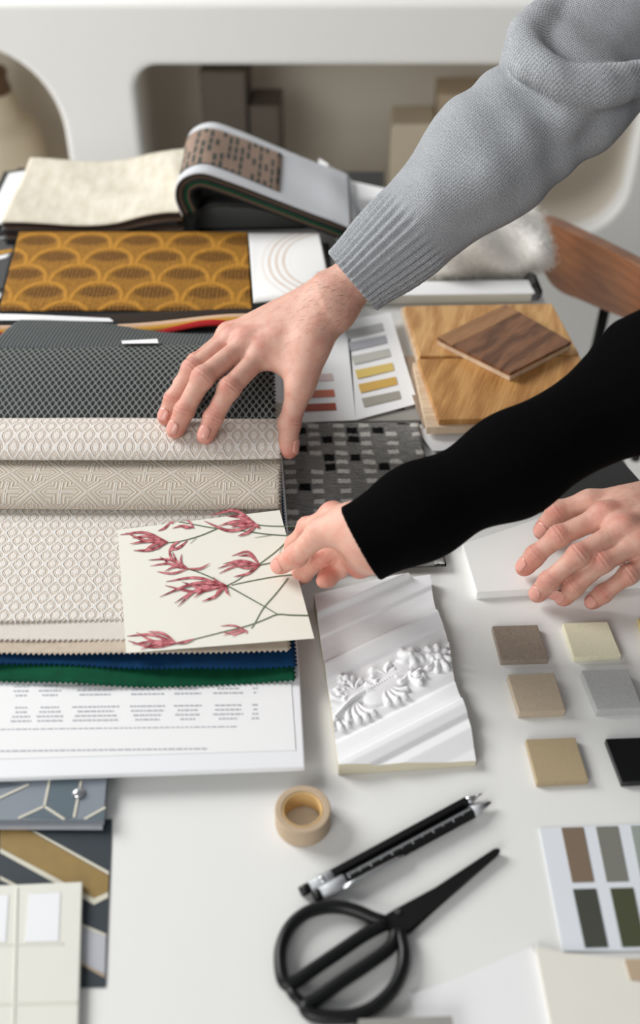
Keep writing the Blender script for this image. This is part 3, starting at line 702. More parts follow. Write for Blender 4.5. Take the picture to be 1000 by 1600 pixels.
# big white sheet and boards under the wood samples
slab('paper_sheet', [(648, 668), (742, 670), (800, 703), (676, 704)], .0045, .0037, M['paper'], label='white sheet sticking out under the front oak board', cat='paper', bevel=0)
slab('sample_board', [(682, 705), (946, 690), (1010, 762), (1010, 790), (700, 800)], .0035, .0, M['slate'], label='dark slate grey board under the black sleeve', cat='board', bevel=.0004)
# wood flooring samples
g1 = slab('veneer_sample', [(618, 556), (664, 556), (690, 664), (662, 664)], .0085, .0047, M['greywood'], label='grey brown veneer strip beneath the left ends of the oak boards', cat='wood sample')
oakA = thing('flooring_sample', tuple(P(740, 515, .0)), 'honey oak flooring board behind, under the walnut square', 'wood sample')
link('board', prism(qpx([(632, 478), (862, 474), (905, 553), (656, 556)], .024), .016, .0008), M['oak'], oakA)
link('ply_core', prism(qpx([(627, 480), (858, 477), (902, 556), (652, 562)], .0158), .006, .0004), M['ply'], oakA)
oakB = thing('flooring_sample', tuple(P(770, 610, .0)), 'golden oak flooring board in front, nearest the black sleeve', 'wood sample')
link('board', prism(qpx([(652, 561), (906, 556), (945, 650), (686, 656)], .024), .0175, .0008), M['oak2'], oakB)
link('ply_core', prism(qpx([(645, 566), (902, 562), (938, 662), (667, 668)], .0173), .0088, .0004), M['ply'], oakB)
wal = thing('flooring_sample', tuple(P(790, 535, .0245)), 'dark walnut square lying askew on the two oak boards', 'wood sample')
wq = [(683, 527), (790, 475), (893, 534), (797, 583)]
link('board', prism(qpx(wq, .036), .0322, .0005), M['walnut'], wal)
link('sapwood_strip', prism(qpx([(685, 526), (789, 475.5), (811, 488), (706, 540)], .0362), .0356, .0), M['walnut_light'], wal)
link('ply_core', prism(qpx([(684, 530), (790, 479), (892, 537), (797, 586)], .0320), .0245, .0004), M['ply'], wal)

# colour chart leaflets
cc = thing('colour_chart', tuple(P(560, 590, 0)), 'folded white colour chart with grey, yellow and rust swatches', 'colour chart')
slab('backing_board', [(440, 560), (640, 560), (657, 656), (440, 660)], .0045, .0, M['stone_grey'], cc)
link('back_label', prism(qpx([(598, 632), (630, 630), (632, 640), (601, 642)], .0049), .0046), M['black_matte'], cc)
lf = [P(546, 500, .014), P(610, 488, .014), P(653, 630, .008), P(556, 656, .007)]
lp = [P(420, 510, .014), P(540, 500, .014), P(556, 656, .007), P(425, 662, .0065)]
link('leaf', prism(lf, [.0132, .0132, .0072, .0062]), M['paper'], cc); link('leaf', prism(lp, [.0132, .0132, .0062, .0057]), M['paper'], cc)
def onplane(q, A, x, y, off=.0005):
    a, b, c = (np.asarray(v) for v in A[:3]); n = np.cross(b-a, c-a); n /= np.linalg.norm(n)
    if n[2] < 0: n = -n
    d = ray(x, y); o = np.array([0, 0, H]); return o+d*(np.dot(a-o, n)/np.dot(d, n))+n*off
def swatch(poly, plane, rgb, parent, nm):
    pts = [onplane(None, plane, x, y) for x, y in poly]; n = len(pts)
    vs = pts+[p-np.array([0, 0, .0004]) for p in pts]
    return link('colour_swatch', mesh(vs, [tuple(range(n))[::-1], tuple(range(n, 2*n))]+[(i, (i+1) % n, (i+1) % n+n, i+n) for i in range(n)]), plain(nm, rgb, .6, .015, 30), parent)
ys = [(521, (176, 176, 176)), (540, (164, 165, 170)), (561, (184, 183, 174)), (583, (214, 186, 104)), (605, (206, 166, 82)), (627, (158, 154, 142))]
for i, (y, c) in enumerate(ys):
    k = i*5.2; swatch([(539+k, y-4), (597+k*1.02, y-16), (600+k*1.02, y-4), (543+k, y+9)], lf, c, cc, 'chart_colour_a%d' % i)
for i, (y, c) in enumerate([(590, (206, 186, 182)), (615, (190, 104, 78)), (636, (160, 64, 40))]):
    swatch([(472, y-4), (519+i*2.5, y-6), (521+i*2.5, y+5), (472, y+7)], lp, c, cc, 'chart_colour_b%d' % i)

# dashed grey rug sample
def rug():
    root = thing('rug_sample', tuple(P(570, 770, 0)), 'dark grey rug sample with white and black dashes beside the cream swatches', 'rug sample')
    q = [P(428, 659, .009), P(655, 658, .009), P(698, 880, .009), P(440, 888, .009)]
    n, m = 130, 110; vs, uv = [], []
    for j in range(n):
        t = j/(n-1)
        for i in range(m):
            s = i/(m-1); p = (1-t)*((1-s)*q[0]+s*q[1])+t*((1-s)*q[3]+s*q[2]); e = min(s, 1-s, t, 1-t)
            p = p+np.array([0, 0, rng.uniform(-.0006, .0006)-(.003*(1-e/.02)**2 if e < .02 else 0)]); vs.append(p); uv.append((s*.150, t*.185))
    idx = np.arange(n*m).reshape(n, m); fs = np.stack([idx[:-1, :-1], idx[1:, :-1], idx[1:, 1:], idx[:-1, 1:]], -1).reshape(-1, 4)
    link('pile', mesh(vs, fs, uv), M['rug'], root, smooth=True)
    link('backing', prism([np.array([p[0], p[1], .0058]) for p in q], .0046, .0003), M['slate'], root)
    link('pile_side', prism([np.array([p[0], p[1], .0072]) for p in q], .0059, .0003), M['rug'], root)
rug()
# white ceramic tile under the right hand
ct = slab('ceramic_tile', [(722, 850), (868, 800), (1030, 790), (1060, 905), (745, 926)], .0085, .0, M['ceramic'], label='thin white ceramic tile under the resting hand', cat='tile', bevel=.0008)

# ------------------------------------------------------------------ stone tiles
def stone(poly, z, rgb, label, fleck=.2, side=None, rough=.45):
    m = m_stone('stone_%d_%d_%d' % rgb, rgb, fleck, rough)
    slab('stone_tile', poly, z, 0.0, m, label=label, cat='stone tile', bevel=.0006, group='small square stone samples')
stone([(768.6, 978), (840, 976), (857, 1030), (783, 1032)], .0060, (146, 132, 118), 'taupe speckled stone tile, farthest left of the samples', .22)
stone([(879, 973.5), (949, 971), (971, 1024), (897, 1027)], .0058, (226, 220, 192), 'cream stone tile in the back row', .08)
stone([(996, 966), (1066, 964), (1090, 1017), (1016, 1020)], .0058, (228, 208, 152), 'pale yellow stone tile cut by the right picture edge', .08)
stone([(793, 1054), (866, 1051), (884, 1110), (811, 1113)], .0075, (186, 170, 148), 'beige stone tile in the middle row', .10)
stone([(908, 1048), (981, 1045), (1004, 1106), (933, 1109)], .0080, (186, 187, 186), 'light grey stone tile in the middle row', .12)
stone([(821, 1155), (899, 1152), (920, 1219), (839, 1223)], .0055, (174, 156, 124), 'tan stone tile nearest the paint card', .08)
stone([(946, 1154), (1026, 1151), (1054, 1218), (972, 1222)], .0060, (20, 21, 22), 'glossy black stone tile', .3, rough=.25)
# ------------------------------------------------------------------ paint card
pc = thing('paint_card', tuple(P(930, 1390, 0)), 'white paint card with brown, grey and olive swatches', 'paint card')
pcq = [P(843, 1294, .0012), P(1120, 1282, .0012), P(1160, 1484, .0012), P(880, 1486, .0012)]
link('card', prism(pcq, .0002), plain('pale_blue_white_card', (222, 226, 231), .6, .01, 20), pc)
cols = [[(124, 106, 88), (122, 121, 112), (150, 156, 150), (170, 172, 168)], [(66, 68, 60), (70, 74, 50), (92, 98, 74), (120, 118, 98)]]
for r, (y0, y1) in enumerate(((1294, 1379), (1390, 1481))):
    for k in range(4):
        xa = (877 if r == 0 else 895)+k*(54 if r == 0 else 58); sh = 17 if r == 0 else 19; w = 34 if r == 0 else 36
        swatch([(xa, y0-k*1.5), (xa+w, y0-1-k*1.5), (xa+w+sh, y1-1-k), (xa+sh, y1-k)], pcq, cols[r][k], pc, 'paint_%d_%d' % (r, k))
# loose sheets near the front
slab('paper_sheet', [(640, 1552), (704, 1532), (832, 1478), (900, 1640), (690, 1700)], .0011, .0002, M['paper'], label='plain white sheet between scissors and cream card', cat='paper', bevel=0)
slab('cream_card', [(836, 1478), (880, 1488), (960, 1496), (1080, 1500), (1100, 1700), (880, 1700)], .0042, .0018, M['paper_warm'], label='cream card in the near right corner', cat='card', bevel=.0004)
slab('kraft_card', [(976, 1499), (1080, 1496), (1090, 1540), (985, 1530)], .0052, .0043, M['tape'], label='small brown card on the cream card by the picture edge', cat='card', bevel=0)
slab('grey_card', [(560, 1592), (706, 1587), (716, 1660), (560, 1670)], .0105, .0085, M['stone_grey'], label='grey card at the bottom edge below the scissors', cat='card', bevel=.0003)
slab('paper_sheet', [(540, 1610), (690, 1606), (705, 1690), (540, 1700)], .0084, .0, M['paper'], label='white pad under the grey card at the bottom edge', cat='paper', bevel=.0003)

# ================================================================== PLASTER MOULDING
def moulding():
    root = thing('plaster_moulding', tuple(P(610, 1060, 0)), 'white plaster cornice piece with carved acanthus leaves', 'moulding')
    zb = .012
    left = spline([P(490, 932, zb), P(503, 1010, zb), P(517, 1100, zb), P(529, 1196, zb)], 230)
    right = spline([P(672, 897, zb), P(682, 948, zb), P(698, 985, zb), P(708, 1040, zb), P(716, 1075, zb), P(734, 1125, zb), P(745, 1182, zb)], 230)
    a, b = P(500, 992, .012), P(672, 914, .012); rd = (b-a)[:2]; rd /= np.linalg.norm(rd); pn = np.array([rd[1], -rd[0]])   # pn: across ridges, towards the camera
    o0 = P(500, 992, .012)[:2]
    m = 150; n = 230; S = np.linspace(0, 1, m)
    G = left[:, None, :2]*(1-S)[None, :, None]+right[:, None, :2]*S[None, :, None]
    q = (G-o0)@pn; r = (G-o0)@rd
    def qa(x, y): return float((P(x, y, .012)[:2]-o0)@pn)
    k1, k2, k3, k4, k5, k6, k7 = qa(502, 1032), qa(510, 1058), qa(520, 1152), qa(575, 1140), qa(600, 1172), qa(640, 1165), qa(640, 1190)
    # profile across the ridges (q grows towards the camera)
    kx = [-.2, -.060, -.046, -.040, -.020, -.0165, -.0155, 0.0, .0015, .012, k1, k1+.003, k1+.006, k2, k2+.003, k2+.02, k3-.006, k3, k3+.004, k3+.014, k3+.020, k3+.0205, k3+.026, k3+.034, k3+.036, k3+.045, k3+.060, k3+.2]
    kz = [.010, .010, .013, .015, .0190, .0190, .0125, .0100, .0080, .0072, .0082, .0125, .0125, .0092, .0070, .0070, .0075, .0060, .0085, .0095, .0110, .0130, .0135, .0115, .0090, .0105, .0070, .0060]
    Z = np.interp(q, kx, kz)
    Zs = Z.copy()
    for _ in range(1): Zs[1:-1] = (Zs[:-2]+2*Zs[1:-1]+Zs[2:])/4
    Z = Zs
    # acanthus relief: curved leaf lobes in the band between k2 and k3
    U = r; qc = (k2+k3)/2; bw = (k3-k2)/2
    Lr = np.zeros_like(Z)
    def blob(pts, rad, h, nn=14):
        nonlocal Lr
        s = spline(pts, nn)
        for i in range(nn):
            f = math.sin(math.pi*min(1, .25+.75*(i/(nn-1)))) if False else (1-.55*i/(nn-1))
            d2 = (U-s[i, 0])**2+(q-s[i, 1])**2; R = rad*f; Lr = np.maximum(Lr, h*f*np.sqrt(np.clip(1-d2/(R*R), 0, 1)))
    r0, r1 = float((P(518, 1130, .012)[:2]-o0)@rd), float((P(705, 1035, .012)[:2]-o0)@rd); w = r1-r0
    def V2(t, v): return (r0+w*t, qc+bw*v)
    def leaf(t0, t1, v0, v1, nl, up, dn, rad, hh, lean=.06):
        blob([V2(t0, v0), V2((t0+t1)/2, (v0+v1)/2-.12), V2(t1, v1)], rad*1.1, hh*.85, 26)
        for i in range(nl):
            f = (i+.5)/nl; t = t0+(t1-t0)*f; v = v0+(v1-v0)*f-.12*math.sin(math.pi*f); e = .65+.35*math.sin(math.pi*(.15+.75*f)); jj = random.uniform(-.08, .08)
            blob([V2(t, v), V2(t+lean*.4, v-up*.45*e), V2(t+lean*.2+jj*.12, v-up*.85*e), V2(t-lean*.45, v-up*e*(.92+jj))], rad*e, hh*e, 16)
            blob([V2(t, v), V2(t-lean*.2, v+dn*.4*e), V2(t-lean*.7, v+dn*.75*e), V2(t-lean*1.3+jj*.1, v+dn*e*(.9+jj))], rad*e, hh*e, 16)
    for pts_, R_ in (([V2(-.02, .25), V2(.2, .0), V2(.45, -.05)], .013), ([V2(.4, .2), V2(.6, -.05), V2(.8, -.3), V2(1.05, -.1)], .012)): blob(pts_, R_, .0030, 30)
    def fan(t, v, a0, a1, nl, ln, rad, hh, bend=.35):
        for i in range(nl):
            f = i/(nl-1); a = math.radians(a0+(a1-a0)*f); e = .62+.38*math.sin(math.pi*(.2+.65*f))+random.uniform(-.06, .06); L_ = ln*e; bx, by = V2(t, v)
            pts_ = [(bx+L_*k*math.cos(a+bend*k*k*(1 if f > .5 else -1)), by+L_*k*math.sin(a+bend*k*k*(1 if f > .5 else -1))) for k in (.12, .45, .75, 1.0)]
            blob(pts_[::-1], rad*e, hh*e, 16)
    fan(.26, .10, 95, 245, 8, .0200, .0032, .0044); fan(.10, .35, 110, 230, 5, .0130, .0030, .0040)
    fan(.30, -.15, 190, 300, 5, .0150, .0030, .0046); fan(.52, .10, 70, 215, 7, .0180, .0030, .0044)
    fan(.56, -.15, 200, 320, 5, .0125, .0029, .0046); fan(.70, .02, 40, 160, 5, .0130, .0030, .0044)
    blob([V2(.05, .40), V2(.25, .05), V2(.45, -.02), V2(.68, -.12)], .0026, .0062, 30)
    for (t, v, R0) in ((.30, -.72, .0036), (.74, .30, .0042), (.97, .05, .0040)):      # curled tips
        blob([V2(t, v), (r0+w*t+.0005, qc+bw*v)], R0, .0062, 3)
        for k in range(5): a = TAU*k/7+.6; blob([(r0+w*t+R0*1.3*math.cos(a), qc+bw*v+R0*1.3*math.sin(a)), (r0+w*t+R0*1.5*math.cos(a+.7), qc+bw*v+R0*1.5*math.sin(a+.7))], .0020, .0042, 4)
    fc = V2(.80, -.42)                                    # rosette
    for k in range(5):
        a = TAU*k/5+.5; q_ = .0075
        blob([(fc[0]+.002*math.cos(a), fc[1]+.002*math.sin(a)), (fc[0]+q_*math.cos(a), fc[1]+q_*math.sin(a)), (fc[0]+.0105*math.cos(a+.35), fc[1]+.0100*math.sin(a+.35))], .0050, .0060)
    blob([fc, (fc[0]+.001, fc[1])], .0036, .0074, 3)
    fan(.93, .0, -60, 130, 6, .0135, .0032, .0048); fan(1.02, -.2, 20, 200, 5, .0120, .0032, .0048)
    Z = Z+Lr+.0002*rng.standard_normal(Z.shape)*0
    zt = Z
    vs = [(G[j, i, 0], G[j, i, 1], zt[j, i]) for j in range(n) for i in range(m)]
    idx = np.arange(n*m).reshape(n, m); fs = list(np.stack([idx[:-1, :-1], idx[1:, :-1], idx[1:, 1:], idx[:-1, 1:]], -1).reshape(-1, 4))
    link('moulded_face', mesh(vs, fs), M['plaster'], root, smooth=True)
    ring = list(idx[0, :])+list(idx[1:, -1])+list(idx[-1, -2::-1])+list(idx[-2:0:-1, 0]); L = len(ring)
    bv = [vs[i] for i in ring]+[(vs[i][0], vs[i][1], .0003) for i in ring]
    bf = [(i, (i+1) % L, (i+1) % L+L, i+L) for i in range(L)]+[tuple(range(L, 2*L))]
    link('cut_sides', mesh(bv, bf), M['gypsum_raw'], root, label='raw cream sawn edges')
moulding()

# ================================================================== TAPE, PENS, SCISSORS
def tape():
    c = P(473, 1264, .017); root = thing('tape_roll', (c[0], c[1], 0), 'tan paper tape roll beside the pens', 'tape')
    def ring(ro, ri, z0, z1, n=72, be=.0006):
        pr = [(ro, z0+be), (ro, z1-be), (ro-be, z1), (ri+be, z1), (ri, z1-be), (ri, z0+be), (ri+be, z0), (ro-be, z0)]; vs, fs = [], []
        for k in range(n):
            a = TAU*k/n
            for r, z in pr: vs.append((c[0]+r*math.cos(a), c[1]+r*math.sin(a), z))
        for k in range(n):
            for i in range(8): fs.append((k*8+i, ((k+1) % n)*8+i, ((k+1) % n)*8+(i+1) % 8, k*8+(i+1) % 8))
        return mesh(vs, fs)
    link('tape_layers', ring(.0195, .0145, .0002, .0172), M['tape'], root, smooth=False)
    link('core', ring(.0144, .0128, .0004, .0168), M['tape_core'], root, label='yellowish card core')
tape()
def cr5(x, y): return (400+x/2.5, 1200+y/2.5)
def pens():
    z = .0042
    a = P(*cr5(175, 485), z); b = P(*cr5(882, 100), z); d = (b-a); L = np.linalg.norm(d); d /= L
    root = thing('mechanical_pencil', tuple((a+b)/2*[1, 1, 0]), 'slim black pencil with silver ends, farther of the two', 'pencil')
    def at(t): return a+d*L*t
    def seg(nm, t0, t1, r0, r1, m, par=root, n=6, pts=None): return link(nm, mesh(*tube([at(t0), at(t1)], [r0, r1], n)), M[m], par, smooth=n > 8)
    seg('barrel', .16, .91, .0041, .0041, 'black_matte'); seg('silver_collar', .045, .16, .0038, .0040, 'silver_plastic', n=18); seg('push_cap', 0, .045, .0036, .0036, 'black', n=18)
    seg('grip_tip', .91, .965, .0038, .0016, 'steel', n=18); seg('lead_sleeve', .965, 1.0, .0008, .0006, 'steel', n=10)
    seg('collar_ring', .10, .115, .0043, .0043, 'steel', n=18)
    z = .0050
    a = P(*cr5(238, 500), z); b = P(*cr5(916, 134), z); d = (b-a); L = np.linalg.norm(d); d /= L
    root = thing('tool_pen', tuple((a+b)/2*[1, 1, 0]), 'thick black ruler pen with printed scale and silver clip', 'pen')
    seg('barrel', .15, .885, .0049, .0049, 'black_matte', root); seg('silver_tail', .02, .15, .0045, .0047, 'silver_plastic', root, 18); seg('end_cap', -.015, .02, .0034, .0040, 'black', root, 18)
    seg('nose', .885, .955, .0046, .0022, 'silver_plastic', root, 18); seg('nib', .955, 1.0, .0020, .0008, 'slate', root, 12)
    side = np.cross(d, [0, 0, 1.0]); side /= np.linalg.norm(side)
    cl = [at(t)+side*.0050+np.array([0, 0, .0024]) for t in (.12, .2, .3, .42, .46)]
    link('clip', mesh(*tube(cl, [.0017, .0018, .0018, .0017, .0009], 8)), M['steel'], root, smooth=True)
    # printed ruler ticks and figures on the upper left flat
    vs, fs = [], []
    for i in range(60):
        t = .17+.70*i/59; ln = .0042 if i % 10 == 0 else (.0030 if i % 5 == 0 else .0020); w = .00030
        for s in (0,):
            c0 = at(t)-side*.0016+np.array([0, 0, .00470]); c1 = c0+side*ln*.9+np.array([0, 0, .00002]); k = len(vs)
            vs += [c0-d*w, c0+d*w, c1+d*w, c1-d*w]; fs.append((k, k+1, k+2, k+3))
    link('ruler_marks', mesh(vs, fs), M['silver_plastic'], root, kind='stuff')
pens()
def scissors():
    zt = .0062; c = P(540, 1480, 0); root = thing('scissors', (c[0], c[1], 0), 'black scissors with large round handles, closed', 'scissors')
    def W2(x, y, z): return P(*cr5(x, y), z)
    h1 = spline([(500, 612), (430, 648), (330, 715), (220, 790), (150, 838), (112, 838), (96, 780), (98, 700), (130, 625), (190, 570), (260, 546), (330, 544), (400, 562), (450, 584), (495, 600)], 90)
    h2 = spline([(548, 640), (525, 700), (440, 765), (330, 838), (235, 905), (192, 930), (215, 962), (290, 975), (380, 968), (460, 935), (530, 870), (570, 790), (578, 720), (568, 668), (560, 640)], 90)
    for h, z, lab in ((h1, .0062, 'far loop handle'), (h2, .0054, 'near loop handle')):
        pth = [W2(x, y, z) for x, y in h]; link('handle', mesh(*tube(pth, .0042, 14, flat=1.2)), M['black'], root, smooth=True)
    bar = [W2(120, 838, .006), W2(150, 890, .006), W2(196, 934, .006)]; link('handle_stop', mesh(*tube(bar, [.0036, .0034, .0036], 12)), M['black'], root, smooth=True)
    def blade(pts, z0, z1): 
        q = [W2(x, y, z1) for x, y in pts]; return prism(q, z0, .0004)
    link('blade', blade([(500, 575), (545, 548), (700, 465), (930, 314), (950, 312), (955, 322), (945, 338), (700, 540), (600, 628), (540, 650), (505, 625)], .0034, .0058), M['black_matte'], root)
    link('blade', blade([(520, 590), (700, 480), (925, 322), (948, 322), (940, 342), (705, 548), (612, 634), (560, 668)], .0008, .0032), M['black_matte'], root)
    p = W2(552, 578, 0); vs, fs = tube([(p[0], p[1], .0058), (p[0], p[1], .0070), (p[0], p[1], .0075)], [.0022, .0022, .0016], 20); link('pivot_screw', mesh(vs, fs), M['slate'], root, smooth=False)
scissors()

# ================================================================== WALLPAPER SAMPLES AT THE LEFT
def cl4(x, y): return (x*.3, 1190+y*.3)
wp = thing('wallpaper_sheet', tuple(P(60, 1400, 0)), 'dark navy wallpaper sheet with gold bands and cream outlines', 'wallpaper')
M['navy'] = plain('navy_paper', (36, 46, 54), .55, .08, 40); M['gold'] = plain('gold_print', (142, 116, 62), .5, .15, 120); M['cream_print'] = plain('cream_print', (206, 202, 186), .6, .02, 60)
M['silver_print'] = plain('silver_print', (176, 178, 184), .4, .05, 60)
link('sheet', prism(qpx([cl4(-500, 300), cl4(582, 300), cl4(548, 1172), cl4(-500, 1190)], .0010), .0001), M['navy'], wp)
for q, m in (([(0, 340), (160, 360), (566, 590), (562, 680), (490, 712), (0, 450)], 'gold'), ([(150, 358), (192, 366), (567, 572), (566, 592)], 'cream_print'), ([(0, 448), (0, 474), (490, 745), (562, 708), (563, 680), (488, 712)], 'cream_print'),
             ([(0, 595), (0, 614), (80, 654), (110, 652)], 'cream_print'), ([(360, 830), (360, 1010), (546, 1112), (552, 910)], 'silver_print'), ([(360, 1010), (360, 1022), (546, 1124), (546, 1108)], 'tape'), ([(360, 815), (360, 830), (553, 912), (553, 898)], 'cream_print')):
    link('printed_band', prism(qpx([cl4(*p) for p in q], .0014), .0011), M[m], wp)
hb = thing('wallpaper_book', tuple(P(60, 1260, 0)), 'grey hexagon wallpaper sample book with silver rivet under the white binder', 'sample book')
M['slate_blue'] = plain('slate_blue_print', (88, 102, 110), .4, .06, 40)
M['pale_slate'] = plain('pale_slate_print', (128, 136, 145), .4, .06, 40)
hz = .0098
link('page_block', prism(qpx([cl4(-600, -300), cl4(584, -260), cl4(540, 300), cl4(-600, 310)], hz), .0020, .0006), M['pale_slate'], hb)
link('page_edges', prism(qpx([cl4(-600, 290), cl4(542, 298), cl4(533, 345), cl4(-600, 340)], .0050), .0018, .0003), M['silver_print'], hb)
for q, m in (([(265, 90), (415, 88), (380, 292), (345, 296), (235, 232)], 'slate_blue'), ([(225, 245), (100, 292), (330, 298)], 'slate_blue'), ([(440, 298), (548, 245), (541, 299)], 'slate_blue'), ([(-300, 60), (110, 118), (-300, 190)], 'slate_blue')):
    link('printed_facet', prism(qpx([cl4(*p) for p in q], hz+.0003), hz+.0001), M[m], hb)
def pline(pts, w, z, m, root):
    for i in range(len(pts)-1):
        a, b = P(*cl4(*pts[i]), z), P(*cl4(*pts[i+1]), z); d = b-a; s = np.cross(d, [0, 0, 1.0]); s *= w/np.linalg.norm(s); link('printed_line', prism([a-s, b-s, b+s, a+s], z-.0003), M[m], root)
for pts in ([(-60, 215), (150, 118)], [(258, 95), (230, 232), (95, 294)], [(230, 232), (335, 300)], [(422, 100), (385, 290)], [(440, 298), (548, 238)]): pline(pts, .0009, hz+.0006, 'cream_print', hb)
c = P(*cl4(410, 168), hz); vs, fs = [], []
for i in range(9):
    a = i/8*math.pi/2; r = .0046*math.cos(a); z = hz+.0006+.0032*math.sin(a)
    for k in range(24): vs.append((c[0]+r*math.cos(TAU*k/24), c[1]+r*math.sin(TAU*k/24), z))
for i in range(8):
    for k in range(24): a, b = i*24+k, i*24+(k+1) % 24; fs.append((a, b, b+24, a+24))
link('rivet', mesh(vs, fs), M['steel'], hb, label='domed silver rivet', smooth=True)
ccard = thing('embossed_card', tuple(P(40, 1490, 0)), 'cream embossed card with pale squares in the near left corner', 'card')
ccz = .0062
link('card', prism(qpx([cl4(-400, 660), cl4(428, 625), cl4(405, 1440), cl4(-400, 1480)], ccz), .0016, .0006), plain('greenish_cream_card', (222, 222, 212), .7, .02, 60), ccard)
for q in ([(150, 690), (315, 682), (305, 935), (130, 940)], [(-200, 700), (45, 694), (30, 940), (-200, 945)]): link('pale_square', prism(qpx([cl4(*p) for p in q], ccz+.0004), ccz+.0001), M['board_white'], ccard)
for pts in ([(-200, 960), (330, 950)], [(90, 660), (70, 1440)], [(-200, 1270), (400, 1255)]):
    a = [P(*cl4(*p), ccz) for p in pts]; link('embossed_line', mesh(*tube([p+np.array([0, 0, .0001]) for p in a], .0006, 8)), M['paper_warm'], ccard)

# ================================================================== BOTANICAL CARD
card = thing('botanical_card', tuple(P(330, 905, .03)), 'cream botanical card printed with red blossoms on green stems', 'card')
CQ = [P(184, 828, .0355), P(437, 797, .0375), P(491, 997, .0385), P(197, 1020, .0345)]
def cardpt(x, y, off=0.0):
    # bilinear card surface: intersect the view ray with the two triangles
    best = None
    for tri in ((CQ[0], CQ[1], CQ[2]), (CQ[0], CQ[2], CQ[3])):
        p = onplane(None, tri, x, y, 0); a, b, cc_ = tri
        v0, v1, v2 = b-a, cc_-a, p-a; d00, d01, d11, d20, d21 = v0@v0, v0@v1, v1@v1, v2@v0, v2@v1; den = d00*d11-d01*d01
        v = (d11*d20-d01*d21)/den; w = (d00*d21-d01*d20)/den; s = min(v, w, 1-v-w)
        if best is None or s > best[0]: best = (s, p)
    return best[1]+np.array([0, 0, off])
vs = [q for q in CQ]+[q-np.array([0, 0, .0006]) for q in CQ]
link('card_sheet', mesh(vs, [(0, 3, 2), (0, 2, 1), (4, 5, 6), (4, 6, 7), (0, 1, 5, 4), (1, 2, 6, 5), (2, 3, 7, 6), (3, 0, 4, 7)]), plain('ivory_print_card', (229, 227, 215), .7, .015, 50), card)
def c5(x, y): return (170+x*.33, 780+y*.33)
M['stem_print'] = plain('stem_green_print', (98, 110, 84), .8, .15, 200)
def m_petal():
    n = NB('petal_print', .8, .2); u, v = n.uv(); f = n.noise(n.obj(), 190.0, 3); g = (u*2.0-1.0).abs()
    n.color(n.mix(((f-.5)*2.6+.30+g*.25+(v-.5).abs()*.5).max(0.0).min(1.0), lin((216, 136, 140)), lin((118, 26, 40)))); return n.m
M['petal'] = m_petal()
def ribbon(pts, widths, off, n=14):
    s = spline(pts, n); vs, uv, fs = [], [], []
    d = np.gradient(s, axis=0); nr = np.stack([-d[:, 1], d[:, 0]], 1); nr /= np.linalg.norm(nr, axis=1)[:, None]+1e-9
    for i in range(n):
        t = i/(n-1); w = np.interp(t, np.linspace(0, 1, len(widths)), widths)
        for k in (-1, 1): q = s[i]+nr[i]*w*k; vs.append(cardpt(*c5(*q), off)); uv.append(((k+1)/2, t))
    for i in range(n-1): fs.append((2*i, 2*i+1, 2*i+3, 2*i+2))
    return vs, fs, uv
stems = [[(985-60, 130), (760, 128), (680, 118)], [(930, 178), (760, 168), (640, 152), (500, 138), (390, 118), (330, 108)], [(510, 142), (430, 175), (340, 200), (270, 208)], [(848, 196), (790, 250), (700, 318), (620, 378), (560, 410)],
         [(915, 355), (800, 366), (690, 385), (580, 408)], [(800, 296), (720, 312), (660, 322)], [(555, 410), (490, 375), (420, 345), (340, 322)], [(560, 410), (640, 455), (720, 500), (798, 546)], [(850, 375), (790, 450), (730, 520), (685, 600), (672, 612)],
         [(945, 552), (860, 550), (798, 547), (740, 570), (660, 600), (560, 625), (430, 658), (300, 690)], [(560, 412), (470, 428), (390, 445)], [(415, 185), (385, 212)], [(770, 172), (690, 184)], [(845, 200), (815, 240), (805, 280)]]
sv, sf = [], []
for k, s in enumerate(stems):
    w = 1.2 if k >= 11 else 2.8
    v, f, _ = ribbon(s, [w, w*.9, w*.7], .0003+.00002*k, 24); b = len(sv); sv += v; sf += [tuple(i+b for i in q) for q in f]
link('printed_stems', mesh(sv, sf), M['stem_print'], card, label='printed green stems')
def blossom(base, tips, w=8):
    vs, fs, uv = [], [], []
    bx, by = base
    for i, (tx, ty, bend) in enumerate(tips):
        mx, my = (bx+tx)/2, (by+ty)/2; dx, dy = tx-bx, ty-by; mx -= dy*bend; my += dx*bend
        v, f, u = ribbon([(bx, by), (mx, my), (tx, ty)], [w*.3, w*.75, w*.85, w*.6, w*.1], .0005+.00006*i, 12); k = len(vs); vs += v; uv += u; fs += [tuple(j+k for j in q) for q in f]
    link('printed_blossom', mesh(vs, fs, uv), M['petal'], card)
blossom((700, 122), [(600, 70, -.1), (560, 82, .1), (480, 80, .2), (450, 105, -.15), (520, 128, .1), (580, 140, .15), (640, 85, -.1), (610, 178, -.1), (715, 138, .2), (560, 120, -.05)], 9)
blossom((400, 135), [(300, 140, .1), (365, 98, .1), (330, 125, -.1), (402, 140, 0)], 6)
blossom((290, 112), [(232, 152, -.1), (310, 108, .1)], 7)
blossom((280, 205), [(52, 170, .12), (80, 160, -.08), (110, 185, .1), (115, 245, -.1), (160, 252, .1), (230, 240, .1), (100, 215, .05), (150, 205, .1)], 8)
blossom((285, 245), [(375, 195, .1), (340, 200, -.1), (330, 310, .15), (310, 225, .1)], 8)
blossom((375, 332), [(185, 290, .12), (195, 318, .1), (240, 272, -.1), (225, 345, -.1), (262, 345, .15), (345, 260, -.25), (300, 250, -.15), (480, 306, .12)], 6)
blossom((715, 314), [(582, 270, .3), (610, 270, .2), (515, 330, .1), (520, 355, .1), (590, 370, -.1), (600, 320, -.1), (540, 310, .1)], 7)
